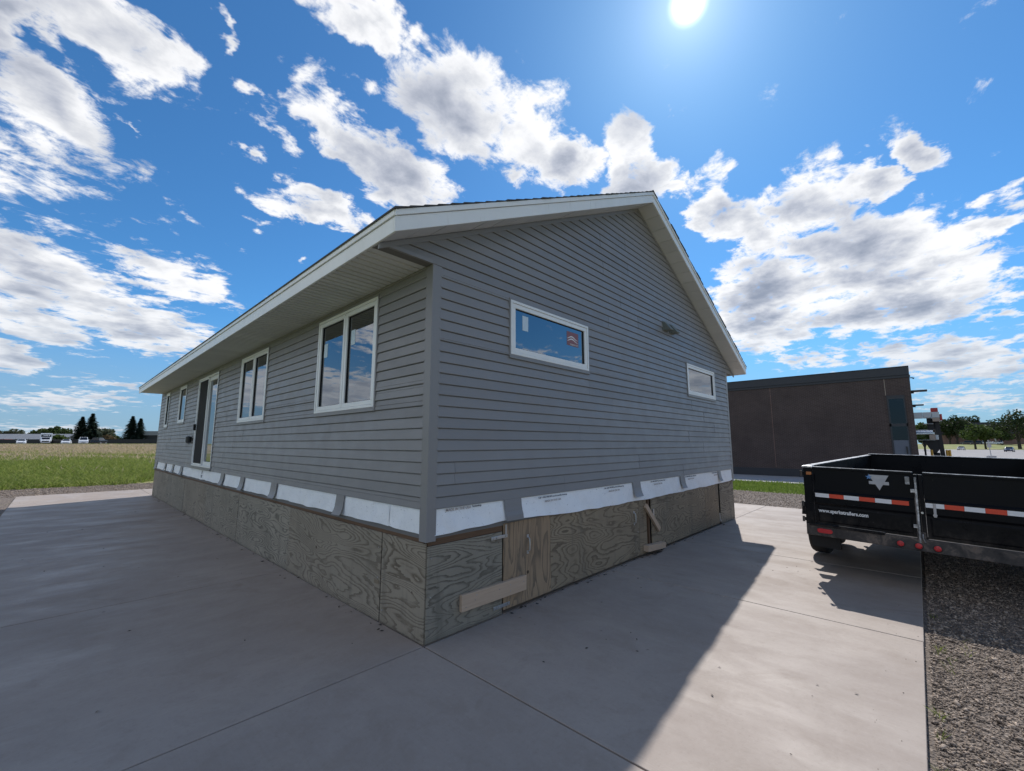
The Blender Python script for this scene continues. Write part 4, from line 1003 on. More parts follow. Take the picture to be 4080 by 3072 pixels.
tg = MB(); tg.extrude([(TL+0.2, -0.45), (TL+1.5, -TW/2+0.04), (TL+1.5, -TW/2-0.04), (TL+0.2, -TW+0.45), (TL+0.2, -TW+0.6), (TL+1.25, -TW/2), (TL+0.2, -0.6)], 0.47, 0.60, 'z'); tg.build('drawbar', BLK, trl)
MB().tube((TL+1.3, -TW/2, 0.05), (TL+1.3, -TW/2, 0.95), 0.04).build('jack', BLK, trl)
def wheel(x, y, s, zc=0.365, r=0.365, w_=0.225):
    t_ = MB().lathe([(r*0.58, -w_/2), (r*0.82, -w_/2), (r*0.95, -w_*0.47), (r, -w_*0.34), (r, w_*0.34), (r*0.95, w_*0.47), (r*0.82, w_/2), (r*0.58, w_/2)], (x, y, zc), (0, 1, 0), 36).build('wheel', 'tyre', trl, smooth=False)
    MB().lathe([(0.06, -0.05), (r*0.5, -0.04), (r*0.575, 0.0), (r*0.575, w_/2-0.012), (r*0.53, w_/2-0.014), (r*0.5, 0.02), (0.07, 0.03), (0.05, 0.07)], (x, y, zc), (0, s, 0), 28).build('rim', 'rim_silver', t_)
    for q in range(4):
        rr = r+0.0006; yy = y+(-0.06+0.04*q)
        mb = MB().lathe([(rr-0.004, -0.004), (rr+0.0012, -0.002), (rr+0.0012, 0.002), (rr-0.004, 0.004)], (x, yy, zc), (0, 1, 0), 36); mb.build('tread_band', 'tyre', t_)
for y, s in ((0.13, 1), (-TW-0.13, -1)):
    for x in (1.36, 2.26): wheel(x, y, s)
    fd = MB(); prof = [(0.86, 0.62), (0.92, 0.80), (2.70, 0.80), (2.76, 0.62), (2.74, 0.62), (2.68, 0.785), (0.94, 0.785), (0.88, 0.62)]
    ya, yb = (y-0.12, y+0.13) if s > 0 else (y-0.13, y+0.12)
    fd.extrude(prof, ya, yb, 'y').build('fender', BLK, trl, bevel=0.004)
for x in (1.36, 2.26): MB().tube((x, 0.0, 0.36), (x, -TW, 0.36), 0.045).build('axle', 'trailer_dirty', trl)
MB().box(0.30, 0.34, -0.30, 0.02, 0.30, 0.50).build('mud_flap', 'tyre', trl)

# ------------------------------------------------------------------ brick building beyond the gravel
XB, YB = 30.06, -3.22
bld = thing('brick_building', 'flat-roofed dark brown brick building with black parapet beyond the trailer', 'building', (XB, YB, 0))
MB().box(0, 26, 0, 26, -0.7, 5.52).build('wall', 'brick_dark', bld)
cp = MB().box(-0.10, 26.1, -0.0, 26.1, 5.54, 6.0).build('parapet', 'coping_black', bld, bevel=0.01)
MB().box(-0.14, 26.2, -0.03, 26.2, 6.001, 6.04).build('coping', 'coping_black', cp)
MB().box(-0.05, -0.001, -0.05, 26, 5.40, 5.535).build('ledge', 'coping_black', bld)
MB().box(-0.03, -0.002, 0.0, 26, -0.6, 0.12).build('plinth', 'coping_black', bld)
fr_ = MB()
y0, y1 = 0.29, 1.05
for (a, b, c, d) in ((y0, y1, 4.22, 4.42), (y0, y1, 2.66, 2.83), (y0, y0+0.055, -0.5, 4.22), (y1-0.075, y1, -0.5, 4.22)): fr_.box(-0.05, -0.001, a, b, c, d)
wf = fr_.build('window_frame', 'coping_black', bld)
MB().box(-0.025, -0.02, y0+0.055, y1-0.075, 2.83, 4.22).build('pane', 'far_glass', wf)
MB().box(-0.025, -0.02, y0+0.055, y1-0.075, 1.90, 2.66).build('pane', 'far_glass', wf)
MB().box(-0.015, -0.001, y0+0.055, y1-0.075, 1.90, 4.22).build('pane_backing', 'coping_black', wf)  # black sheet behind both panes keeps the glass dark
dp = MB().box(-0.03, -0.002, y0+0.055, y1-0.075, -0.5, 1.895).build('door_panel', 'panel_grey', wf)
MB().box(-0.10, -0.031, y0+0.13, y0+0.19, 1.15, 1.55).build('handle', 'black_plastic', dp)
for (y, z0, z1) in ((1.07, 4.45, 5.40), (6.85, 0.2, 5.4)): MB().box(-0.004, -0.001, y-0.010, y+0.010, z0, z1).build('expansion_joint', 'panel_tan' if y < 2 else 'brick_red', bld)
for (ya, yb, z, t_, x) in ((-0.66, -0.001, 4.63, 0.07, 0.45), (-0.45, -0.001, 3.84, 0.05, 0.45)):
    c_ = MB().box(x-0.3, x+0.3, ya, yb, z-t_/2, z+t_/2).build('light_canopy', 'coping_black', bld, bevel=0.01)
    MB().box(x-0.1, x+0.1, -0.12, -0.002, z-t_/2-0.08, z-t_/2-0.001).build('bracket', 'coping_black', c_)
MB().path([(0.4, 0.0, 5.40), (0.4, -0.12, 5.40), (0.4, -0.20, 5.35)], [0.02, 0.03, 0.045]).build('camera_arm', 'coping_black', bld)

# machine on legs past the corner, with guards and posts
XM = 46.0
mac = thing('industrial_machine', 'black steel loading machine with pale panels and red motor housings behind the building', 'machine', (XM, 0, 0))
def mbx(name, mat, ya, yb, za, zb, x0=-0.4, x1=0.8, par=mac): return MB().box(x0, x1, min(ya, yb), max(ya, yb), min(za, zb), max(za, zb)).build(name, mat, par, bevel=0.015)
for a, b in ((-3.20, -3.75), (-3.77, -4.24), (-4.26, -4.71)): mbx('pale_panel', 'panel_pale', a, b, 4.23, 3.78)
mbx('red_housing', 'paint_red', -4.26, -4.66, 4.56, 4.235); mbx('red_housing', 'paint_red', -4.73, -4.85, 4.05, 3.57); mbx('tan_box', 'panel_tan', -4.27, -4.70, 3.775, 3.48, -0.45)
MB().extrude([(-4.30, 3.50), (-4.66, 3.50), (-4.78, 0.3), (-4.74, -0.6), (-4.55, -0.6), (-4.46, 2.0)], 0.0, 0.5, 'x').build('column', 'machine_black', mac)
mbx('deck', 'machine_black', -3.95, -4.40, 3.75, 2.86, 0.0, 0.6)
MB().tube((0, -3.1, 2.70), (0, -4.22, 2.70), 0.13).build('duct', 'duct_metal', mac); mbx('duct_box', 'duct_metal', -3.2, -4.30, 2.60, 2.48)
mbx('tan_box', 'panel_tan', -3.98, -4.32, 2.47, 2.03); mbx('pale_panel', 'panel_pale', -4.33, -4.5, 2.4, 2.03); mbx('rail', 'panel_pale', -3.3, -4.3, 2.02, 1.99); mbx('rail', 'panel_pale', -3.70, -4.3, 3.31, 3.28)
MB().extrude([(-3.62, 2.0), (-4.48, 2.0), (-4.50, 1.3), (-4.25, 0.9), (-4.08, 0.9)], 0.0, 0.5, 'x').build('hopper', 'machine_black', mac)
mbx('leg', 'machine_black', -3.58, -3.70, 2.0, -0.6, 0, 0.12); mbx('leg', 'machine_black', -4.10, -4.48, 1.0, -0.6, 0, 0.4)
for i, (y, lbl) in enumerate(((-3.99, 'narrow yellow post left of the black machine column'), (-4.84, 'yellow guard post right of the machine, next to its column'), (-4.99, 'yellow guard post right of the machine, outer one'))):
    yb_ = MB().tube((0, 0, 0), (0, 0, 1.72), 0.075, n=14).build('yellow_post', 'paint_yellow'); yb_.location = (XM-0.8, y, hgt(XM, y)-0.03)
    MB().lathe([(0.075, 0), (0.06, 0.03), (0.0, 0.045)], (0, 0, 1.7205), (0, 0, 1), 14).build('cap', 'paint_yellow', yb_)
    tag(yb_, lbl, 'bollard', 'yellow posts by the machine')

# sign on a concrete foot in the car park
sg = thing('sign_post', 'thin grey sign post on a concrete foot in the car park', 'sign', (104.4, -12.0, hgt(104.4, -12)))
MB().box(-0.5, 0.5, -0.55, 0.55, 0.0, 0.42).build('foot', 'sign_grey', sg, bevel=0.03); MB().tube((0, 0, 0.42), (0, 0.1, 3.0), 0.06).build('post', 'sign_grey', sg)
MB().box(-0.03, -0.0605, -0.2, 0.3, 1.75, 2.3).build('plate', 'sign_grey', sg)

# ------------------------------------------------------------------ vehicles
def car(name, label, loc, head, paint, dims, prof, cabin, group, glass_h, wheel_r=0.33):
    Lc, Wc = dims
    c = thing(name, label, {'sedan': 'car', 'suv': 'car', 'van': 'van'}[name.split('_')[-1]] if False else 'car', loc, (0, 0, head), group)
    MB().extrude(prof, -Wc/2, Wc/2, 'y').build('body', paint, c, bevel=0.09, seg=3)
    (x0, x1, x2, x3, zb, zt) = cabin                # windscreen foot, roof front, roof rear, rear-screen foot
    wb, wt = Wc/2-0.06, Wc/2-0.24
    vs = [(x0, -wb, zb), (x3, -wb, zb), (x3, wb, zb), (x0, wb, zb), (x1, -wt, zt), (x2, -wt, zt), (x2, wt, zt), (x1, wt, zt)]
    MB().add(vs, [(0, 3, 2, 1), (4, 5, 6, 7), (0, 1, 5, 4), (1, 2, 6, 5), (2, 3, 7, 6), (3, 0, 4, 7)]).build('cabin', paint, c, bevel=0.06)
    def lerp(a, b, t): return tuple(p+(q-p)*t for p, q in zip(a, b))
    def inset(q, nm, o=0.012, m=0.12):
        cx = [sum(p[i] for p in q)/4 for i in range(3)]; n = (Vector(q[1])-Vector(q[0])).cross(Vector(q[3])-Vector(q[0])).normalized()
        if n.dot(Vector(cx)-Vector(((x0+x3)/2, 0, (zb+zt)/2))) < 0: n = -n
        pts = [Vector(p)+(Vector(cx)-Vector(p))*m+n*o for p in q]
        pts2 = [p-n*0.01 for p in pts]
        MB().add(pts+pts2, [(0, 1, 2, 3), (7, 6, 5, 4), (0, 4, 5, 1), (1, 5, 6, 2), (2, 6, 7, 3), (3, 7, 4, 0)]).build(nm, 'car_glass', c)
    inset([vs[0], vs[3], vs[7], vs[4]], 'windscreen'); inset([vs[1], vs[2], vs[6], vs[5]], 'rear_window')
    inset([vs[0], vs[1], vs[5], vs[4]], 'side_window'); inset([vs[3], vs[2], vs[6], vs[7]], 'side_window')
    fx = max(p[0] for p in prof); fz_ = sorted(p[1] for p in prof if p[0] > fx-0.25)
    zh = (fz_[0]+fz_[-1])/2+0.08
    for s in (-1, 1):
        MB().box(fx-0.06, fx+0.012, s*(Wc/2-0.38)-0.17, s*(Wc/2-0.38)+0.17, zh-0.02, zh+0.11).build('headlight', 'headlight', c, bevel=0.02)
        MB().box(x0-0.15, x0-0.02, s*(Wc/2+0.08)-0.08, s*(Wc/2+0.08)+0.08, zb+0.02, zb+0.16).build('mirror', paint, c, bevel=0.02)
        for xw in (Lc*0.31, -Lc*0.30):
            w_ = MB().lathe([(wheel_r*0.6, -0.11), (wheel_r, -0.09), (wheel_r, 0.09), (wheel_r*0.6, 0.11)], (xw, s*(Wc/2-0.10), wheel_r), (0, 1, 0), 18).build('wheel', 'tyre', c)
            MB().lathe([(0.05, 0), (wheel_r*0.62, 0.0), (wheel_r*0.58, 0.02), (0.04, 0.03)], (xw, s*(Wc/2+0.005), wheel_r), (0, s, 0), 14).build('rim', 'rim_silver', w_)
    MB().box(fx-0.05, fx+0.014, -0.42, 0.42, zh-0.22, zh-0.06).build('grille', 'black_plastic', c, bevel=0.01)
    return c
SED = dict(dims=(4.7, 1.82), prof=[(-2.35, 0.25), (2.3, 0.22), (2.35, 0.55), (2.15, 0.78), (1.0, 0.95), (-1.6, 1.0), (-2.3, 0.95), (-2.38, 0.6)], cabin=(1.05, 0.25, -0.95, -1.75, 0.94, 1.46), glass_h=0.4)
SUV = dict(dims=(4.8, 1.92), prof=[(-2.4, 0.3), (2.35, 0.28), (2.42, 0.75), (2.25, 1.02), (1.1, 1.12), (-2.3, 1.15), (-2.44, 0.7)], cabin=(1.15, 0.5, -2.05, -2.4, 1.1, 1.80), glass_h=0.5)
VAN = dict(dims=(5.3, 2.0), prof=[(-2.6, 0.3), (2.55, 0.28), (2.65, 0.7), (2.5, 1.05), (1.6, 1.25), (-2.6, 1.3), (-2.65, 0.7)], cabin=(1.75, 0.95, -2.4, -2.62, 1.2, 2.05), glass_h=0.6)
HL = R(-90)          # cars beyond the meadow face the camera side
def put_car(name, label, x, y, paint, kind, group, head=HL, dz=0.0): return car(name, label, (x, y, hgt(x, y)+dz), head, paint, group=group, **kind)
G1 = 'vehicles parked along the road beyond the meadow'
put_car('parked_car', 'white sedan parked beyond the meadow, left of the box truck', -9.89, 185.4, 'car_white', SED, G1)
put_car('parked_car', 'white sedan parked beyond the meadow between box truck and white van', -0.92, 175.9, 'car_white', SED, G1, HL-0.1)
put_car('parked_van', 'white passenger van parked left of the black vehicle', 2.45, 174.0, 'car_white', VAN, G1)['category'] = 'van'
put_car('parked_car', 'black sport utility vehicle parked near the left spruce pair', 5.62, 169.0, 'car_black', SUV, G1, HL+2.7)
tk = thing('box_truck', 'white box truck with dark front panel parked beyond the meadow', 'truck', (-5.25, 191.5, hgt(-5.25, 191.5)), (0, 0, HL), G1)
MB().box(-5.2, 1.0, -1.22, 1.22, 0.95, 3.35).build('cargo_box', 'car_white', tk, bevel=0.04)
fp = MB().box(1.001, 1.03, -1.05, 1.05, 2.15, 2.95).build('front_panel', 'car_dark', tk)
MB().lathe([(0.14, 0), (0.14, 0.006)], (1.0305, 0.62, 2.62), (1, 0, 0), 14).build('logo_mark', 'print_white', fp); MB().box(1.0305, 1.036, -0.6, 0.40, 2.52, 2.70).build('logo_mark', 'print_white', fp)
MB().extrude([(1.04, 0.5), (3.1, 0.5), (3.15, 1.1), (3.0, 1.25), (2.2, 1.4), (1.75, 2.1), (1.04, 2.12)], -1.0, 1.0, 'y').build('cab', 'car_white', tk, bevel=0.06)
MB().add([(2.19, -0.85, 1.46), (2.19, 0.85, 1.46), (1.80, 0.8, 2.03), (1.80, -0.8, 2.03), (2.22, -0.85, 1.47), (2.22, 0.85, 1.47), (1.83, 0.8, 2.04), (1.83, -0.8, 2.04)], [(0, 1, 2, 3), (7, 6, 5, 4), (0, 4, 5, 1), (1, 5, 6, 2), (2, 6, 7, 3), (3, 7, 4, 0)]).build('windscreen', 'car_glass', tk)
MB().box(3.10, 3.17, -0.75, 0.75, 0.7, 1.05).build('grille', 'black_plastic', tk)
for x in (2.3, -3.6):
    for s in (-1, 1): MB().tube((x, s*0.75, 0.42), (x, s*1.05, 0.42), 0.42, n=18).build('wheel', 'tyre', tk)
MB().box(-5.0, 2.8, -0.5, 0.5, 0.5, 0.94).build('chassis', 'car_dark', tk)
G2 = 'cars in the car park'
put_car('parked_car', 'silver sedan in the car park left of the thin sign post', 236.7, -15.5, 'car_silver', SED, G2, R(170))
put_car('parked_car', 'dark blue sedan in the car park below the tall right tree', 196.3, -23.5, 'car_blue', SED, G2, R(168))
put_car('parked_car', 'pale pickup-sized car cut by the right edge of the picture', 110.4, -17.4, 'car_silver', SUV, G2, R(172))
G3 = 'cars parked in front of the far brick building'
for lbl, x, y, pt, kd, hd in (('dark vehicle parked before the far brick building, leftmost of its row', 330.0, -22.7, 'car_dark', SUV, R(80)), ('black vehicle in the far row, second from the left', 333.0, -26.0, 'car_black', SUV, R(95)),
                              ('white pickup-sized car in the far row, left of the pale post', 336.4, -29.5, 'car_white', SUV, R(80)), ('white sedan in the far row behind the pale post', 339.3, -32.8, 'car_white', SED, R(120)),
                              ('white vehicle in the far row, rightmost', 342.0, -35.7, 'car_white', SUV, R(170))):
    put_car('parked_car', lbl, x, y, pt, kd, G3, hd, 0.0)
pp = MB().tube((0, 0, 0), (0, 0.3, 4.6), 0.28, 0.22, n=10).build('pale_post', 'panel_pale'); pp.location = (346, -34.6, hgt(346, -34.6)); tag(pp, 'pale thick post in front of the far brick building', 'post')

# ------------------------------------------------------------------ far buildings and fences
fbk = thing('brick_building', 'long low red-brown brick building behind the far trees', 'building', (356, -12, hgt(345, -25)))
MB().box(0, 25, -60, 6, -1, 5.6).build('wall', 'brick_red', fbk); MB().box(-1.2, 26, -61, 7, 5.61, 6.6).build('roof', 'coping_black', fbk)
MB().box(4, 25, -60, 6.0, 6.61, 10.0).build('upper_wall', 'brick_dark', fbk); MB().box(3.2, 26, -61, 7, 10.01, 12.4).build('upper_roof', 'coping_black', fbk)
for i in range(12):
    y = 4-i*5; w_ = MB().box(3.93, 3.999, y-3.2, y-0.8, 7.2, 9.4).build('window', 'coping_black', fbk); MB().box(3.90, 3.929, y-3.05, y-0.95, 7.35, 9.25).build('pane', 'far_glass', w_)
UR = Vector((0.6871, -0.7266, 0))
def along(u, v): return (CAM.x+u*0.7266+v*0.6871, CAM.y+u*0.6871-v*0.7266)
RZ = math.atan2(UR.y, UR.x)
# low grey shed with a long roof behind the truck
x, y = along(188, -210); shed = thing('long_shed', 'long low shed with grey roof behind the box truck', 'building', (x, y, hgt(x, y)), (0, 0, RZ))
MB().box(-40, 10, 0, 14, -0.5, 1.2).build('wall', 'fence_dark', shed)
MB().extrude([(-0.6, 1.21), (7, 4.6), (14.6, 1.21)], -41, 11, 'x').build('roof', 'roof_grey', shed)
MB().box(11.5, 21, 2, 10, -0.5, 1.1).build('annex', 'fence_dark', shed); MB().extrude([(1.4, 1.11), (6, 3.1), (10.6, 1.11)], 11.2, 21.5, 'x').build('roof', 'roof_grey', shed)
x, y = along(150, -182); red = thing('red_trailer', 'dark red low flatbed at the far left beyond the meadow', 'trailer', (x, y, hgt(x, y)), (0, 0, RZ)); MB().box(-4, 4.2, 0, 2.2, 0.5, 1.75).build('body', 'paint_red', red, bevel=0.05)
for k in (-3, -2, 2.6): MB().tube((k, 0.0, 0.45), (k, 2.2, 0.45), 0.45, n=14).build('wheel', 'tyre', red)
x, y = along(165, -136); gw = thing('grey_warehouse', 'pale grey flat warehouse beside the right spruce pair', 'building', (x, y, hgt(x, y)), (0, 0, RZ))
MB().box(-6, 12, 0, 14, -0.5, 3.4).build('wall', 'fence_dark', gw); MB().box(-7, 13, -0.4, 15, 3.41, 5.0).build('upper_wall', 'roof_grey', gw); MB().box(-1.5, 10, 1, 10, 5.01, 7.4).build('roof_unit', 'panel_pale', gw)
MB().box(-1.5, 10, 0.93, 0.999, 5.6, 6.1).build('louvre', 'panel_grey', gw)
lp = thing('street_lamp', 'slanted double-headed street lamp at the far house corner', 'lamp', (x+1.0, y-1.2, hgt(x, y))); MB().tube((0, 0, 0), (0, 0, 7.6), 0.09, 0.06).build('pole', 'sign_grey', lp); MB().box(-1.3, 0.1, -0.2, 0.2, 7.6, 7.8).build('lamp_head', 'sign_grey', lp)
# dark mesh fence behind the parked cars, post by post
for k, (v0, v1) in enumerate(((-190, -150), (-149.5, -112))):
    x, y = along(136, v0); fn = thing('dark_fence', ('dark screened fence behind the parked white cars', 'dark screened fence below the spruce trees')[k], 'fence', (x, y, hgt(x, y)), (0, 0, RZ), 'screened fence lengths')
    MB().box(0, v1-v0, 0.02, 0.05, 0.1, 1.55).build('screen', 'fence_dark', fn)
    n = int((v1-v0)/4)
    for i in range(n+1): MB().tube((i*4, 0.1, -0.3), (i*4, 0.1, 1.75), 0.05, n=6).build('post', 'fence_dark', fn)
# road in front of them
vs = []; fs = []
for i, v in enumerate(lin(-260, -60, 6)):
    for u in (118.5, 121.5, 126, 132): x, y = along(u, v); vs.append((x, y, hgt(x, y)+0.02))
    if i:
        for q in range(3): a_ = (i-1)*4+q; fs.append((a_, a_+4, a_+5, a_+1))
tag(MB().add(vs, fs).build('road', 'asphalt_pale'), kind='structure')
# a brown building that stands off to the left, as the patio door mirrors it
rb = thing('brown_building', 'low brown brick building off to the left, mirrored in the patio door', 'building', (-34, 74, 0)); MB().box(-16, 12, 0, 14, -0.5, 5.0).build('wall', 'brick_red', rb); MB().box(-16.3, 12.3, -0.3, 14.3, 5.01, 5.5).build('roof', 'coping_black', rb)

# ------------------------------------------------------------------ trees
def leaf_cloud(lobes, n, size, mat, name, parent, flat=0.7):
    """leaf-clump faces spread through the volume of a few lobes (centre, radii)"""
    w_ = np.array([l[1][0]*l[1][1]*l[1][2] for l in lobes])**0.75; cnt = (n*w_/w_.sum()).astype(int)+1
    C = []; 
    for (c, r), k in zip(lobes, cnt):
        d = RNG.normal(size=(k, 3)); d /= np.linalg.norm(d, axis=1)[:, None]
        rad = RNG.uniform(0.45, 1.05, size=(k, 1))**0.6
        clump = 1+0.18*np.sin(d[:, :1]*7+c[0])*np.sin(d[:, 1:2]*6+c[1])*np.sin(d[:, 2:]*8)
        C.append(np.array(c)+d*rad*clump*np.array(r))
    C = np.concatenate(C); k = len(C)
    a = RNG.normal(size=(k, 3)); a /= np.linalg.norm(a, axis=1)[:, None]
    b = np.cross(a, RNG.normal(size=(k, 3))); b /= np.linalg.norm(b, axis=1)[:, None]
    s = size*RNG.uniform(0.5, 1.3, size=(k, 1))
    V = np.stack([C-a*s, C-b*s*flat, C+a*s, C+b*s*flat], 1).reshape(-1, 3); F = np.arange(4*k).reshape(-1, 4)
    return np_mesh(name, V, F, mat, parent)
def broad_tree(label, x, y, h, wdt, mat, n=1400, size=0.35, group=None, trunk=0.3, name='broadleaf_tree', z=None, seed=0):
    rr = random.Random(seed+int(x*7)); zz = hgt(x, y) if z is None else z
    t = thing(name, label, 'tree', (x, y, zz), group=group); th = h*trunk
    mb = MB(); mb.path([(0, 0, -0.2), (0.05*wdt*rr.uniform(-1, 1), 0, th), (0.1*wdt*rr.uniform(-1, 1), 0.1, h*0.75)], [h*0.035, h*0.026, h*0.006])
    lobes = []
    for i in range(9):
        a_ = 2*math.pi*i/7+rr.uniform(-.4, .4); rad = wdt*0.5*rr.uniform(0.25, 0.72) if i < 7 else 0; hz = th+(h-th)*(rr.uniform(0.25, 0.72) if i < 7 else 0.68+0.12*(i-7))
        c = (rad*math.cos(a_), rad*math.sin(a_), hz); r_ = wdt*rr.uniform(0.17, 0.26)
        lobes.append((c, (r_, r_, r_*rr.uniform(0.65, 0.95)))); mb.path([(0, 0, th*0.9), c], [h*0.014, h*0.004], 5)
    lobes.append(((0, 0, th+(h-th)*0.45), (wdt*0.3, wdt*0.3, (h-th)*0.33)))
    top = max(c[2]+r_[2] for c, r_ in lobes); k = h/top
    lobes = [((c[0], c[1], th+(c[2]-th)*((h-r_[2]-th)/(top-r_[2]-th+1e-6))), r_) for c, r_ in lobes]
    mb.build('trunk', 'bark', t); leaf_cloud(lobes, n, size, mat, 'crown', t); return t
def spruce(label, x, y, h, wdt, group, seed):
    rr = random.Random(seed); t = thing('spruce_tree', label, 'tree', (x, y, hgt(x, y)), group=group)
    MB().path([(0, 0, -0.3), (0, 0, h*0.97)], [h*0.022, 0.02]).build('trunk', 'bark', t)
    V = []; F = []; nl = 26
    for L_ in range(nl):
        f = L_/(nl-1); z = h*(0.06+0.92*f); rad = wdt/2*(1-f)**0.75*rr.uniform(0.85, 1.1)+0.12; nb = int(19-9*f)
        for k in range(nb):
            a_ = 2*math.pi*(k+rr.random())/nb; ln_ = rad*rr.uniform(0.62, 1.2); dr = ln_*0.28
            ca, sa = math.cos(a_), math.sin(a_)
            for m in range(6):
                q = 0.25+0.75*m/5; cx, cy, cz = ca*ln_*q, sa*ln_*q, z-dr*q*q+rr.uniform(-.12, .12); s = (0.52-0.16*q)*h/10*rr.uniform(0.8, 1.4)
                px, py = -sa, ca; i0 = len(V)
                V += [(cx-px*s, cy-py*s, cz-0.25*s), (cx+ca*s*1.1, cy+sa*s*1.1, cz-0.35*s), (cx+px*s, cy+py*s, cz-0.25*s), (cx-ca*s*0.8, cy-sa*s*0.8, cz+0.35*s)]
                F.append((i0, i0+1, i0+2, i0+3))
    np_mesh('crown', np.array(V), np.array(F), 'needle', t); return t
GS = 'spruces beyond the meadow'
spruce('dark spruce left in the left pair behind the white van', 3.0, 231.0, 10.6, 8.4, GS, 1)
spruce('dark spruce right in the left pair, the tallest spruce', 5.6, 228.0, 11.8, 9.4, GS, 2)
spruce('dark spruce left in the right pair near the house corner', 16.4, 217.2, 10.8, 8.0, GS, 3)
spruce('dark spruce right in the right pair, smaller one at the house corner', 18.6, 214.8, 9.9, 7.0, GS, 4)
GT = 'broadleaf trees beyond the meadow'
for i, (u, px, hpx, wd, mt, lbl) in enumerate(((300, 8, 1722, 9, 'leaf_grey', 'small round tree behind the shed, far left'), (300, 42, 1720, 11, 'leaf_grey', 'round tree behind the shed roof, second from the left'), (300, 66, 1716, 11, 'leaf_grey', 'taller round tree behind the shed roof, third from the left'),
        (300, 95, 1720, 8, 'leaf_grey', 'lone small tree above the shed roof, left of the box truck'), (230, 145, 1722, 7, 'leaf_green', 'dark tree showing just left of the box truck'), (230, 180, 1714, 10, 'leaf_green', 'tree directly behind the box truck'),
        (230, 210, 1712, 9, 'leaf_green', 'tree behind the right side of the box truck'), (215, 236, 1707, 7, 'leaf_green', 'pointed tree between box truck and left spruces'), (210, 268, 1713, 11, 'leaf_green', 'broad tree against the left spruce pair'),
        (180, 245, 1738, 7, 'leaf_light', 'low light green bush behind the white sedan'), (215, 415, 1712, 10, 'leaf_grey', 'grey-green tree between the spruce pairs'), (215, 440, 1718, 8, 'leaf_grey', 'second grey-green tree between the spruce pairs'),
        (170, 440, 1738, 6, 'leaf_brown', 'rusty brown bush right of the black vehicle'), (230, 475, 1741, 6, 'leaf_dark', 'dark low bush left of the right spruce pair'))):
    v = u*(px-2040)/1689.28; x, y = along(u, v); top = CAM.z+(1768.7-hpx)/1689.28*u*1.0
    z0 = hgt(x, y); broad_tree(lbl, x, y, max(2.5, (top-z0)*1.12), wd, mt, 1200, 0.6, GT, 0.12, seed=i)
x, y = along(180, -178); broad_tree('leafy tree beside the brown building off to the left', -40, 96, 10, 9, 'leaf_green', 900, 0.4, None, 0.3)
GR = 'trees beyond the car park'
for i, (u, px, hpx, wd, mt, tk_, lbl) in enumerate(((196, 3868, 1688, 17, 'leaf_light', 0.30, 'light green spreading tree left of the pale post'), (198, 3908, 1692, 15, 'leaf_light', 0.30, 'light green spreading tree with a leaning dark trunk'), (198, 4043, 1630, 23, 'leaf_dark', 0.22, 'tall dark tree at the right edge, tallest of the row'),
        (240, 3800, 1655, 17, 'leaf_dark', 0.15, 'dark tree behind the machine, left of the light green trees'), (250, 3840, 1660, 16, 'leaf_dark', 0.15, 'dark tree rising behind the light green trees'), (252, 3880, 1655, 14, 'leaf_dark', 0.15, 'dark tree top showing over the flat roof'), (230, 3975, 1700, 14, 'leaf_green', 0.15, 'mid green tree filling the gap left of the tallest tree'),
        (205, 4085, 1660, 16, 'leaf_dark', 0.15, 'dark tree cut by the right edge of the picture'), (150, 3668, 1685, 9, 'leaf_green', 0.1, 'tree seen through the legs of the machine'), (245, 3770, 1668, 14, 'leaf_dark', 0.15, 'dark tree just right of the red motor housing'), (240, 4010, 1672, 13, 'leaf_dark', 0.12, 'dark tree behind the tallest tree'))):
    v = u*(px-2040)/1689.28; x, y = along(u, v); top = CAM.z+(1768.7-hpx)/1689.28*u
    broad_tree(lbl, x, y, top-hgt(x, y), wd*0.72, mt, 1500, 0.5, GR, tk_, seed=30+i)

# ------------------------------------------------------------------ grass and stones
def blades(name, pts, hts, wds, mat, lean=0.35):
    n = len(pts); a = RNG.uniform(0, 2*np.pi, n); d = np.stack([np.cos(a), np.sin(a), np.zeros(n)], 1)
    l = RNG.normal(size=(n, 2))*lean*hts[:, None]
    tip = pts+np.stack([l[:, 0], l[:, 1], hts], 1); mid_ = pts*0.45+tip*0.55; mid_[:, 2] += hts*0.08
    V = np.stack([pts-d*wds[:, None], pts+d*wds[:, None], mid_+d*wds[:, None]*0.7, tip, mid_-d*wds[:, None]*0.7], 1).reshape(-1, 3)
    F = np.arange(5*n).reshape(-1, 5)
    o = np_mesh(name, V, F, mat); return tag(o, kind='stuff')
def scatter_meadow(n, u0, u1, r0=-1.30, r1=-0.72, ymin=21.9, pw=1.0, patch=None):
    u = u0+(u1-u0)*RNG.uniform(0, 1, n)**pw; v = u*RNG.uniform(r0, r1, n)
    x = CAM.x+u*0.7266+v*0.6871; y = CAM.y+u*0.6871-v*0.7266
    edge = ymin+0.35*np.sin(x*1.9)+0.25*np.sin(x*4.7)+np.where(x > 0.2, (x-0.2)*2.1, 0.0)
    k = y > edge; x, y, u = x[k], y[k], u[k]
    if patch:
        w_ = np.sin(x*0.31+1.3*np.sin(y*0.11))*np.sin(y*0.17+x*0.09)+0.6*np.sin(x*0.9+y*0.43)
        k = RNG.uniform(0, 1, len(x)) < np.clip((u-patch[0])/(patch[1]-patch[0])+0.33*w_, 0, 1)
        x, y = x[k], y[k]
    z = np.array([hgt(a_, b_) for a_, b_ in zip(x, y)])-0.09
    return np.stack([x, y, z], 1)
p_ = scatter_meadow(75000, 14, 100, pw=1.7); n = len(p_); o = blades('tall_grass', p_, RNG.uniform(0.12, 0.36, n), RNG.uniform(0.010, 0.026, n), 'grass_blade', 0.75); o['label'] = 'tall green meadow grass'
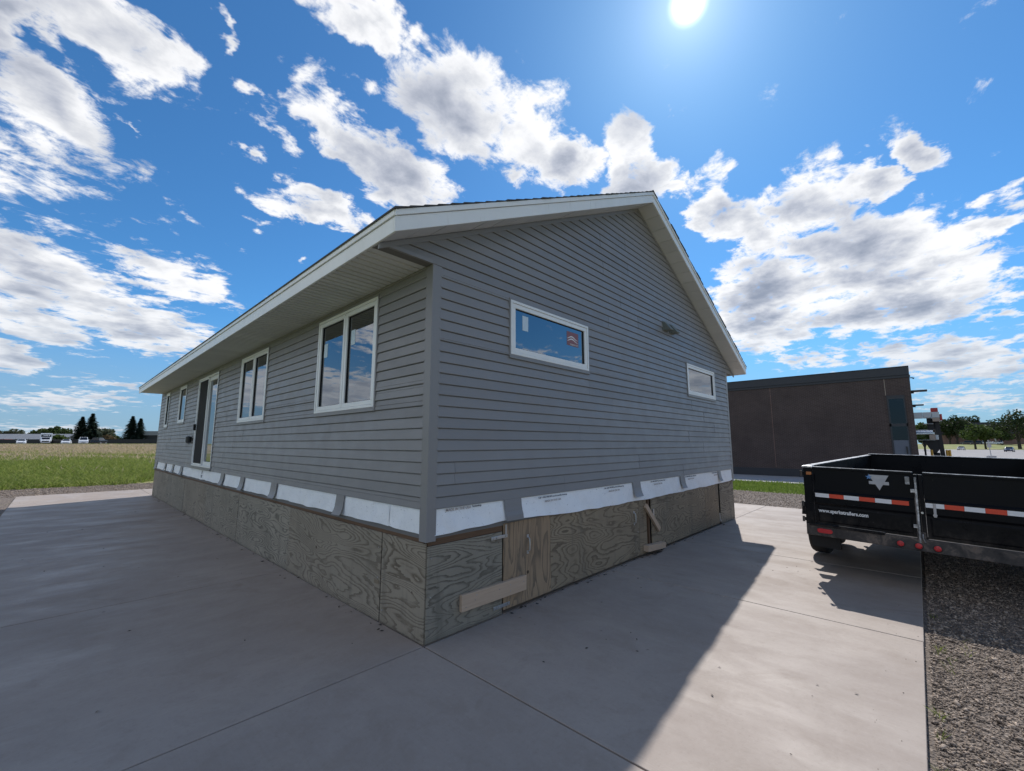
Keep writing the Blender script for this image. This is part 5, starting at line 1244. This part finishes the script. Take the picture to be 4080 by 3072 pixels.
p_ = scatter_meadow(42000, 22, 106, patch=(36, 76)); n = len(p_); o = blades('seed_grass', p_, RNG.uniform(0.2, 0.5, n), RNG.uniform(0.02, 0.05, n), 'seed_grass', 0.6); o['label'] = 'ripe tan seed grass'
p_ = scatter_meadow(9000, 100, 118); n = len(p_); o = blades('verge_grass', p_, RNG.uniform(0.15, 0.4, n), RNG.uniform(0.03, 0.06, n), 'mown_grass', 0.3)
# grass strip between gravel and pavement, and tufts along the slab
n = 26000; x = RNG.uniform(16.6, 23.3, n); y = RNG.uniform(-12, 12, n); z = np.array([hgt(a_, b_) for a_, b_ in zip(x, y)])-0.085
blades('grass_strip', np.stack([x, y, z], 1), RNG.uniform(0.08, 0.2, n), RNG.uniform(0.008, 0.02, n), 'mown_grass', 0.4)
n = 5000; x = RNG.uniform(-9, -4.0, n); y = RNG.uniform(-2, 22, n); blades('grass_strip', np.stack([x, y, np.full(n, -0.085)], 1), RNG.uniform(0.08, 0.25, n), RNG.uniform(0.008, 0.02, n), 'mown_grass', 0.4)
X = []; 
for (cx, cy, k, s) in ((2.95, -3.14, 25, 0.05), (2.7, -3.2, 16, 0.12), (3.1, -3.3, 12, 0.12), (3.9, -3.12, 12, 0.05), (1.75, -3.12, 22, 0.03), (1.45, -3.11, 16, 0.02), (1.05, -3.1, 12, 0.02), (-3.12, 12.4, 60, 0.3), (-3.14, 16.0, 60, 0.5)):
    X.append(np.stack([cx+RNG.normal(size=k)*s, cy-np.abs(RNG.normal(size=k))*s*0.4, np.full(k, -0.04)], 1))
X = np.concatenate(X); n = len(X); blades('weeds', X, RNG.uniform(0.02, 0.07, n), RNG.uniform(0.0015, 0.003, n), 'grass_blade', 0.6)

def stones(name, n, x0, x1, y0, y1, s0, s1, pw, mat='stone'):
    x = RNG.uniform(x0, x1, n); y = y1-(y1-y0)*RNG.uniform(0, 1, n)**pw
    s = s0*(s1/s0)**(RNG.uniform(0, 1, n)**2.2); z = np.array([hgt(a_, b_) for a_, b_ in zip(x, y)])-0.034+s*0.25
    base = np.array([(1, 0, 0), (-1, 0, 0), (0, 1, 0), (0, -1, 0), (0, 0, 1), (0, 0, -1)], float)
    F0 = np.array([(0, 2, 4), (2, 1, 4), (1, 3, 4), (3, 0, 4), (2, 0, 5), (1, 2, 5), (3, 1, 5), (0, 3, 5)])
    a = RNG.uniform(0, 6.28, n); ca, sa = np.cos(a), np.sin(a)
    V = base[None]*RNG.uniform(0.55, 1.25, (n, 6, 1)); V = V*np.stack([np.ones(n), RNG.uniform(0.55, 0.95, n), RNG.uniform(0.35, 0.7, n)], 1)[:, None, :]
    tl = RNG.normal(size=(n, 2))*0.3; V[:, :, 2] += V[:, :, 0]*tl[:, :1]+V[:, :, 1]*tl[:, 1:]
    VX = V[:, :, 0]*ca[:, None]-V[:, :, 1]*sa[:, None]; VY = V[:, :, 0]*sa[:, None]+V[:, :, 1]*ca[:, None]
    V = np.stack([VX, VY, V[:, :, 2]], 2)*s[:, None, None]+np.stack([x, y, z], 1)[:, None, :]
    F = (F0[None]+6*np.arange(n)[:, None, None]).reshape(-1, 3)
    return tag(np_mesh(name, V.reshape(-1, 3), F, mat), kind='stuff')
stones('gravel_stones', 60000, 0.3, 7.5, -5.6, -3.10, 0.005, 0.017, 1.3)
stones('gravel_stones', 2500, 0.3, 7.5, -5.6, -3.10, 0.014, 0.032, 1.2)
sp_ = stones('spilled_stones', 60, 0.8, 6.5, -3.07, -2.80, 0.003, 0.008, 1.0); sp_.location.z = 0.034
stones('gravel_stones', 12000, -4.2, 8.0, 18.3, 21.9, 0.012, 0.035, 1.0)
stones('gravel_stones', 14000, 11.4, 16.7, -3.0, 4.5, 0.010, 0.03, 1.0)
# bits of leaf and twig blown onto the slab
V = []; F = []
for (x, y, s) in [(RNG.uniform(-2.9, -0.1), RNG.uniform(-2.5, 12), RNG.uniform(0.008, 0.022)) for _ in range(34)]+[(RNG.uniform(0.3, 6), RNG.uniform(-2.8, -0.15), RNG.uniform(0.006, 0.018)) for _ in range(44)]+[(-RNG.uniform(0.02, 0.1), RNG.uniform(0.3, 15), RNG.uniform(0.01, 0.03)) for _ in range(60)]+[(RNG.uniform(0.9, 7.6), -RNG.uniform(0.005, 0.09), RNG.uniform(0.01, 0.03)) for _ in range(60)]+[(RNG.normal()*0.15+4.3, -RNG.uniform(0.02, 0.12), RNG.uniform(0.01, 0.035)) for _ in range(25)]:
    a = RNG.uniform(0, 6.28); i0 = len(V); c, q = math.cos(a), math.sin(a)
    for (u_, v_, h_) in ((-1, 0, 0.1), (0, 0.35, 0.35), (1, 0.1, 0.15), (0.1, -0.4, 0.05)): V.append((x+(u_*c-v_*q)*s, y+(u_*q+v_*c)*s, 0.003+h_*s))
    F.append((i0, i0+1, i0+2, i0+3))
tag(np_mesh('leaf_litter', np.array(V), np.array(F), 'bark'), kind='stuff')
